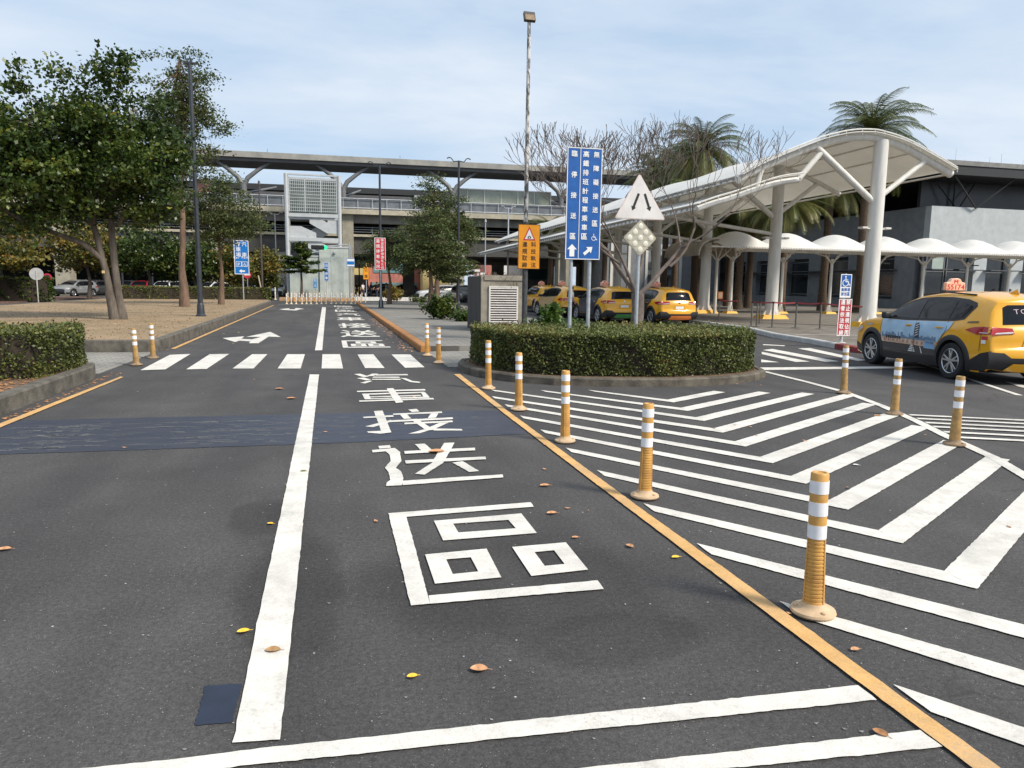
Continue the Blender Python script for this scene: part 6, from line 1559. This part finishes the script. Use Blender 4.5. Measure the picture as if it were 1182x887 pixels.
side(T1_,'wrap_yellow_badge',[[(.16,.93),(.10,.955),(.02,.955),(-.05,.93),(.02,.915),(.10,.915)],[(-.76,.945),(-.82,.97),(-.90,.97),(-.97,.945),(-.9,.93),(-.82,.93)]],mat('badge_yellow',(.7,.4,.03),.4),.0115)
side(T1_,'hood_badge',[[(1.62,.865),(1.30,.885),(1.31,.925),(1.60,.905)]],mat('badge_pale',(.5,.42,.42),.4),.010)
side(T1_,'quarter_badge',[[(-1.60,1.075),(-1.62,1.105),(-1.86,1.12),(-1.85,1.09)]],mat('badge_dark',(.12,.1,.05),.4),.012)
side(T1_,'rear_sticker',[[(-2.02,.80),(-2.02,.86),(-2.13,.86),(-2.13,.80)]],RED,.013);side(T1_,'rear_sticker_number',[[(-2.02,.73),(-2.02,.795),(-2.11,.795),(-2.11,.73)]],SIGNW,.013)
b=MB()
for i,ch in enumerate('TOYOTA'):
    def fn(a,c,i=i):
        x=-.33+i*.13+a*.11;z=1.28+c*.085;y,nr=surf_end(z,'rear');w=wfull(y,z)*.95;o=.065*(1-abs(x/w)**2.4)+.014;return (x,y+nr.x*o,z+nr.y*o)
    b.glyph_fn(ch,fn,.005,(0,-.0004,0))
b.build('rear_window_lettering',mat('window_letter_pink',(.42,.30,.36),.5),T1_)
p1=Vector(g(1003,420.0));p0=Vector(g(1097,438.3));d=(p1-p0).normalized();hd=math.atan2(-d.x,d.y)
mid=(p1+p0)/2+Vector((math.cos(hd),math.sin(hd)))*.90
T1_.location=(mid.x,mid.y,0);T1_.rotation_euler.z=hd;T1_.scale=(1,1.0,1);tag(T1_,'big near taxi with a city picture on its doors and numbered roof sign','taxi','yellow taxis waiting at the rank')
def place(t,label,x,y,rz,cat='taxi',grp='yellow taxis waiting at the rank',s=(1,1,1)):
    t.location=(x,y,0);t.rotation_euler.z=rz;t.scale=s;tag(t,label,cat,grp);return t
GW=mat('wrap_dark_grey',(.07,.08,.085),.35,.5,7,c2=(.02,.025,.035),coat=.4);BW=mat('wrap_navy',(.035,.05,.11),.35,.5,6,c2=(.012,.014,.03),coat=.4);TW2=mat('wrap_tan',(.50,.34,.16),.35,.2,5,coat=.4)
DP=[[(.975,1.045),(.2,1.035),(-.6,1.06),(-1.30,1.09),(-1.24,.95),(-1.02,.80),(-.86,.6),(-.84,.39),(.92,.385)]]
GRN=mat('green_strip',(.10,.33,.10),.5,.1);OB=mat('orange_banner',(.80,.22,.05),.5,.1)
A_=car(YTAXI,[('door_wrap_grey',DP,GW,.0095)],low=OB)
b=MB()
for k in range(9): b.box(-.33+k*.085,-2.29,.37,.05,.004,.05)
b.build('banner_marks',SIGNW,A_)
place(A_,'yellow taxi with dark grey doors and orange bumper banner beside the bare tree',14.62,30.75,R(1))
B2=car(YTAXI,[('door_wrap_navy',DP,BW,.0095)],low=GRN);place(B2,'yellow taxi with navy doors and a green strip on its rear bumper',12.65,32.2,R(2))
C2=car(YTAXI,[('door_wrap_tan',DP,TW2,.0095)]);place(C2,'yellow taxi with tan doors seen just left of the blue sign poles',12.0,36.7,R(4))
D2=car(YTAXI,None);place(D2,'rear of the farthest yellow taxi seen beside the floodlight mast',12.85,43.4,R(3))
# parked cars
def carpaint(n,c): return mat('car_paint_'+n,c,.3,.03,2,coat=.6)
base=car(carpaint('white',(.62,.63,.63)),None,False,False)
def pcar(first,label,u,Y,rz,paintm,zb=0.,s=(1,1,.95),v=330):
    a=at(u,v,Y);o=base if first else copy_tree(base,swap={'car_paint_white':paintm})
    o.location=(a[0],Y,zb);o.rotation_euler.z=rz;o.scale=s;tag(o,label,'car','cars parked beyond the lawn hedge')
W_=carpaint('white2',(.66,.67,.67))
L_=[(171,'red parked car left of the white hatchback behind the far hedge',carpaint('red',(.35,.02,.04)),80),(198,'white parked car',None,80)]
pcar(True,'white parked car just left of the pink brown tree trunk',189,78,R(178),None)
for u,lb,c,Y,rz in ((163,'dark red parked car behind the hedge between the big tree and the white car',(.30,.015,.03),79,180),(146,'dark parked car mostly hidden beside the big tree trunks',(.05,.055,.06),79,175),(207,'silver parked car behind the pink brown trunk',(.4,.41,.42),79,183),(243,'white parked car right of the dark lawn lamp post',(.6,.61,.62),76,150),(256,'white parked minivan left of the bright station pillar',(.64,.64,.65),80,170),(284,'black parked car behind the car park sign post',(.03,.03,.033),80,178),(308,'dark blue parked car right of the car park sign',(.02,.04,.12),82,182),(321,'silver parked car left of the stair tower',(.45,.46,.47),80,176),(86,'grey parked car seen left of the big tree behind the path trees',(.22,.23,.24),76,160),(25,'silver blue parked car at the far left behind the trees',(.35,.4,.45),74,140),(198,'black parked car squeezed between two pale cars',(.03,.03,.035),84,180),(106,'dark grey parked car left of the big tree trunks',(.06,.065,.07),80,170)):
    pcar(False,lb,u,Y,R(rz),carpaint(lb[:12]+str(u),c))
for u,Y,rz,lb,c in ((507,70,100,'white car passing behind the green bush on the right pavement',(.62,.63,.64)),(536,66,185,'dark car with white plate behind the lamp post of the right pavement',(.03,.035,.04)),(524,76,95,'light blue car behind the layered tree trunk',(.25,.45,.55)),(548,74,95,'teal green vehicle left of the concrete shaft',(.03,.24,.20)),(436,100,95,'dark car behind the pedestrians',(.04,.04,.045)),(463,100,95,'grey car behind the pedestrians right of the lamp post',(.25,.26,.27))):
    a=at(u,330,Y);o=copy_tree(base,swap={'car_paint_white':carpaint('s'+str(u),c)});o.location=(a[0],Y,0);o.rotation_euler.z=R(rz);tag(o,lb,'car','cars on the cross street')
# ------------------------------------------------------------ people
SKIN=mat('skin',(.42,.24,.16),.6,.05,8);HAIR=mat('hair_black',(.012,.010,.009),.5,.2,20)
def skinmesh(name,J,E,m,parent,sub=2,root=0,clip=None):
    me=bpy.data.meshes.new(name);names=list(J);me.from_pydata([J[k][0] for k in names],[(names.index(a),names.index(c)) for a,c in E],[])
    o=bpy.data.objects.new(name,me);C.objects.link(o)
    me.skin_vertices.new() if hasattr(me.skin_vertices,'new') and not me.skin_vertices else None
    md=o.modifiers.new('s','SKIN');
    if not me.skin_vertices:
        bm=bmesh.new();bm.from_mesh(me);bm.verts.layers.skin.verify();bm.to_mesh(me);bm.free()
    for i,k in enumerate(names):
        sv=me.skin_vertices[0].data[i];r_=J[k][1];sv.radius=(r_ if hasattr(r_,'__len__') else (r_,r_));sv.use_root=(i==root)
    sd=o.modifiers.new('u','SUBSURF');sd.levels=sub;sd.render_levels=sub
    dg=bpy.context.evaluated_depsgraph_get();nm=bpy.data.meshes.new_from_object(o.evaluated_get(dg));bpy.data.objects.remove(o)
    nm.materials.clear();nm.materials.append(m);nm.shade_smooth();nm.name=name
    return link(bpy.data.objects.new(name,nm),parent)
def person(label,x,y,zb,rz,H,shirt,trouser,pose=0,seed=1,bag=None):
    t=thing('person',label,'person',(x,y,zb),rz);s=H/1.72;st=.16*(1 if pose==0 else 1.9);sw=.12 if pose==0 else .28
    V=lambda a,b_,c:(a*s,b_*s,c*s)
    J={'pel':(V(0,0,.95),(.15*s,.11*s)),'wa':(V(0,0,1.08),(.135*s,.10*s)),'ch':(V(0,.01,1.30),(.165*s,.115*s)),'nk':(V(0,.0,1.46),.06*s),'hd':(V(0,.02,1.56),.085*s),'ht':(V(0,.01,1.66),.078*s),
     'sl':(V(-.17,0,1.39),.065*s),'el':(V(-.24,-sw*.5,1.12),.045*s),'wl':(V(-.25,sw*.4,.89),.034*s),'hl':(V(-.25,sw*.6,.80),.03*s),'sr':(V(.17,0,1.39),.065*s),'er':(V(.24,sw*.3,1.12),.045*s),'wr':(V(.25,sw*1.1,.90),.034*s),'hr':(V(.25,sw*1.25,.81),.03*s),
     'hpl':(V(-.09,0,.87),.095*s),'knl':(V(-.10,st*.5,.49),.06*s),'anl':(V(-.10,st*.55 if pose else 0,.09),.042*s),'tl':(V(-.10,st*.55+.14 if pose else .14,.035),.035*s),'hpr':(V(.09,0,.87),.095*s),'knr':(V(.10,-st*.1,.49),.06*s),'anr':(V(.10,-st if pose else -.02,.10 if not pose else .14),.042*s),'tr':(V(.10,(-st+.12) if pose else .12,.035),.035*s)}
    E=[('pel','wa'),('wa','ch'),('ch','nk'),('nk','hd'),('hd','ht'),('ch','sl'),('sl','el'),('el','wl'),('wl','hl'),('ch','sr'),('sr','er'),('er','wr'),('wr','hr'),('pel','hpl'),('hpl','knl'),('knl','anl'),('anl','tl'),('pel','hpr'),('hpr','knr'),('knr','anr'),('anr','tr')]
    skinmesh('body',J,E,SKIN,t)
    G={k:(J[k][0],tuple(q+.016*s for q in (J[k][1] if hasattr(J[k][1],'__len__') else (J[k][1],)*2))) for k in J}
    skinmesh('shirt',{k:G[k] for k in ('pel','wa','ch','sl','el','sr','er')},[('pel','wa'),('wa','ch'),('ch','sl'),('sl','el'),('ch','sr'),('sr','er')],shirt,t)
    K={k:G[k] for k in ('pel','hpl','knl','anl','hpr','knr','anr')};skinmesh('trousers',K,[('pel','hpl'),('hpl','knl'),('knl','anl'),('pel','hpr'),('hpr','knr'),('knr','anr')],trouser,t)
    b=MB();n=12
    for i in range(7):
        th=PI*.58*i/6
        for k in range(n): ph=2*PI*k/n;b.v.append((.10*s*math.sin(th)*math.cos(ph),(-.012+.112*math.sin(th)*math.sin(ph))*s,(1.615+.118*math.cos(th))*s))
    for i in range(6):
        for k in range(n): b.f.append((i*n+k,i*n+(k+1)%n,(i+1)*n+(k+1)%n,(i+1)*n+k))
    b.build('hair',HAIR,t,smooth=True)
    b=MB()
    for k in ('tl','tr'):
        p=J[k][0];b.lathe([(.01,0),(.045*s,.0),(.05*s,.03),(.03*s,.07),(.01,.07)],(p[0],p[1]-.03,0),10)
    b.build('shoes',BLACK,t,smooth=True)
    return t
cl=lambda n,c:mat('cloth_'+n,c,.85,.1,6)
pp=[(396,84,.0,'person in a grey shirt waiting at the stair tower corner',(.25,.24,.25),(.03,.03,.035),0),(401,83,.4,'person in black beside the grey shirted one',(.02,.02,.022),(.02,.02,.022),1),(412,85,0,'tall person in dark clothes left of the orange yellow sign',(.025,.024,.024),(.03,.03,.03),0),(419,80,.8,'person in a white shirt below the orange yellow sign',(.6,.56,.6),(.10,.08,.12),1),(428.5,83,2,'person in navy walking right of the white shirted one',(.03,.04,.09),(.03,.03,.05),1),(435,82,2.5,'person in black just left of the red sign lamp post',(.018,.018,.02),(.05,.05,.08),1),(446,86,1,'person in a light blue shirt right of the red sign lamp post',(.42,.46,.52),(.05,.05,.07),0),(450,88,0,'person in a cream top behind the light blue shirted one',(.55,.5,.42),(.06,.05,.05),1),(423,88,3,'person in a plum top between white and navy ones',(.20,.06,.10),(.04,.04,.05),0)]
for i,(u,Y,a,lb,c1,c2,ps) in enumerate(pp):
    q=at(u,340,Y);person(lb,q[0],Y,0,a,1.66+.05*(i%3),cl('a%d'%i,c1),cl('b%d'%i,c2),ps,i)
q=at(667,350,33);person('driver with a white sleeved shirt standing beside the navy doored taxi',11.15,32.6,0,R(-100),1.62,cl('drv',(.55,.53,.5)),cl('drv2',(.03,.03,.035)),0)
for u,Y,lb,c in ((1147,41.5,'dark haired person left of the last wavy canopy column behind the big taxi roof',(.03,.03,.03)),(1166,42,'person in grey waiting behind the big taxi roof fin',(.12,.11,.11)),(1115,44,'person with dark hair directly behind the taxi roof sign',(.05,.04,.04))):
    q=at(u,330,Y);person(lb,q[0],Y,.145,.5,1.70,cl('w%d'%u,c),cl('v%d'%u,(.04,.04,.05)),0)
# ------------------------------------------------------------ light, sky, camera
SUN_AZ=math.atan2(.72,-.69);SUN_EL=R(44)
w=bpy.data.worlds.new('World');S.world=w;w.use_nodes=True;nt=w.node_tree;N=nt.nodes;L=nt.links;bg=N['Background']
sky=N.new('ShaderNodeTexSky');sky.sky_type='NISHITA';sky.sun_disc=False;sky.sun_elevation=SUN_EL;sky.sun_rotation=SUN_AZ;sky.air_density=1.;sky.dust_density=1.2;sky.ozone_density=1.2
tc=N.new('ShaderNodeTexCoord')
sep=N.new('ShaderNodeSeparateXYZ');L.new(tc.outputs['Generated'],sep.inputs[0])
ad=N.new('ShaderNodeMath');ad.operation='ADD';L.new(sep.outputs['Z'],ad.inputs[0]);ad.inputs[1].default_value=.12
dv=N.new('ShaderNodeVectorMath');dv.operation='DIVIDE';L.new(tc.outputs['Generated'],dv.inputs[0]);cb=N.new('ShaderNodeCombineXYZ');
for i in range(3): L.new(ad.outputs[0],cb.inputs[i])
L.new(cb.outputs[0],dv.inputs[1])
mp_=N.new('ShaderNodeMapping');mp_.inputs['Scale'].default_value=(.6,1.0,1);mp_.inputs['Location'].default_value=(3.1,1.7,0);mp_.inputs['Rotation'].default_value=(0,0,.5);L.new(dv.outputs[0],mp_.inputs[0])
n1=N.new('ShaderNodeTexNoise');n1.inputs['Scale'].default_value=1.15;n1.inputs['Detail'].default_value=9;n1.inputs['Roughness'].default_value=.58;n1.inputs['Distortion'].default_value=.15;L.new(mp_.outputs[0],n1.inputs['Vector'])
r1=N.new('ShaderNodeValToRGB');r1.color_ramp.elements[0].position=.36;r1.color_ramp.elements[1].position=.66;r1.color_ramp.elements[0].color=(.15,)*3+(1,);r1.color_ramp.elements[1].color=(.93,)*3+(1,);L.new(n1.outputs['Fac'],r1.inputs[0])
mx=N.new('ShaderNodeMix');mx.data_type='RGBA';L.new(r1.outputs[0],mx.inputs[0]);mb0=N.new('ShaderNodeMix');mb0.data_type='RGBA';mb0.inputs[0].default_value=.75;L.new(sky.outputs[0],mb0.inputs[6]);mb0.inputs[7].default_value=(3.7,5.0,6.6,1);L.new(mb0.outputs[2],mx.inputs[6]);mx.inputs[7].default_value=(5.7,6.25,6.95,1)
L.new(mx.outputs[2],bg.inputs['Color']);bg.inputs['Strength'].default_value=.105
l=bpy.data.lights.new('sun','SUN');l.energy=3.5;l.angle=R(12);l.color=(1,.92,.80)
lo=bpy.data.objects.new('sun',l);C.objects.link(lo);dvec=Vector((math.sin(SUN_AZ)*math.cos(SUN_EL),math.cos(SUN_AZ)*math.cos(SUN_EL),math.sin(SUN_EL)))
lo.rotation_euler=dvec.to_track_quat('Z','Y').to_euler();lo.location=(10,-10,30)
cam=bpy.data.cameras.new('camera');co=bpy.data.objects.new('camera',cam);C.objects.link(co);cam.sensor_width=36;cam.lens=F/1182*36;cam.clip_end=3000;cam.clip_start=.05
co.location=(0,0,CH)
# basis from the survey
fw=Vector(ray(591,443.5)).normalized();up=(Vector(ray(591,343.5))-Vector(ray(591,443.5))).normalized();rt=fw.cross(up).normalized();up=rt.cross(fw)
co.matrix_world=Matrix((( rt.x,up.x,-fw.x,0),(rt.y,up.y,-fw.y,0),(rt.z,up.z,-fw.z,CH),(0,0,0,1)))
S.camera=co
S.view_settings.view_transform='Standard';S.view_settings.look='None';S.view_settings.exposure=.42;S.view_settings.gamma=1
S.render.engine='CYCLES';S.cycles.max_bounces=6;S.cycles.transparent_max_bounces=4
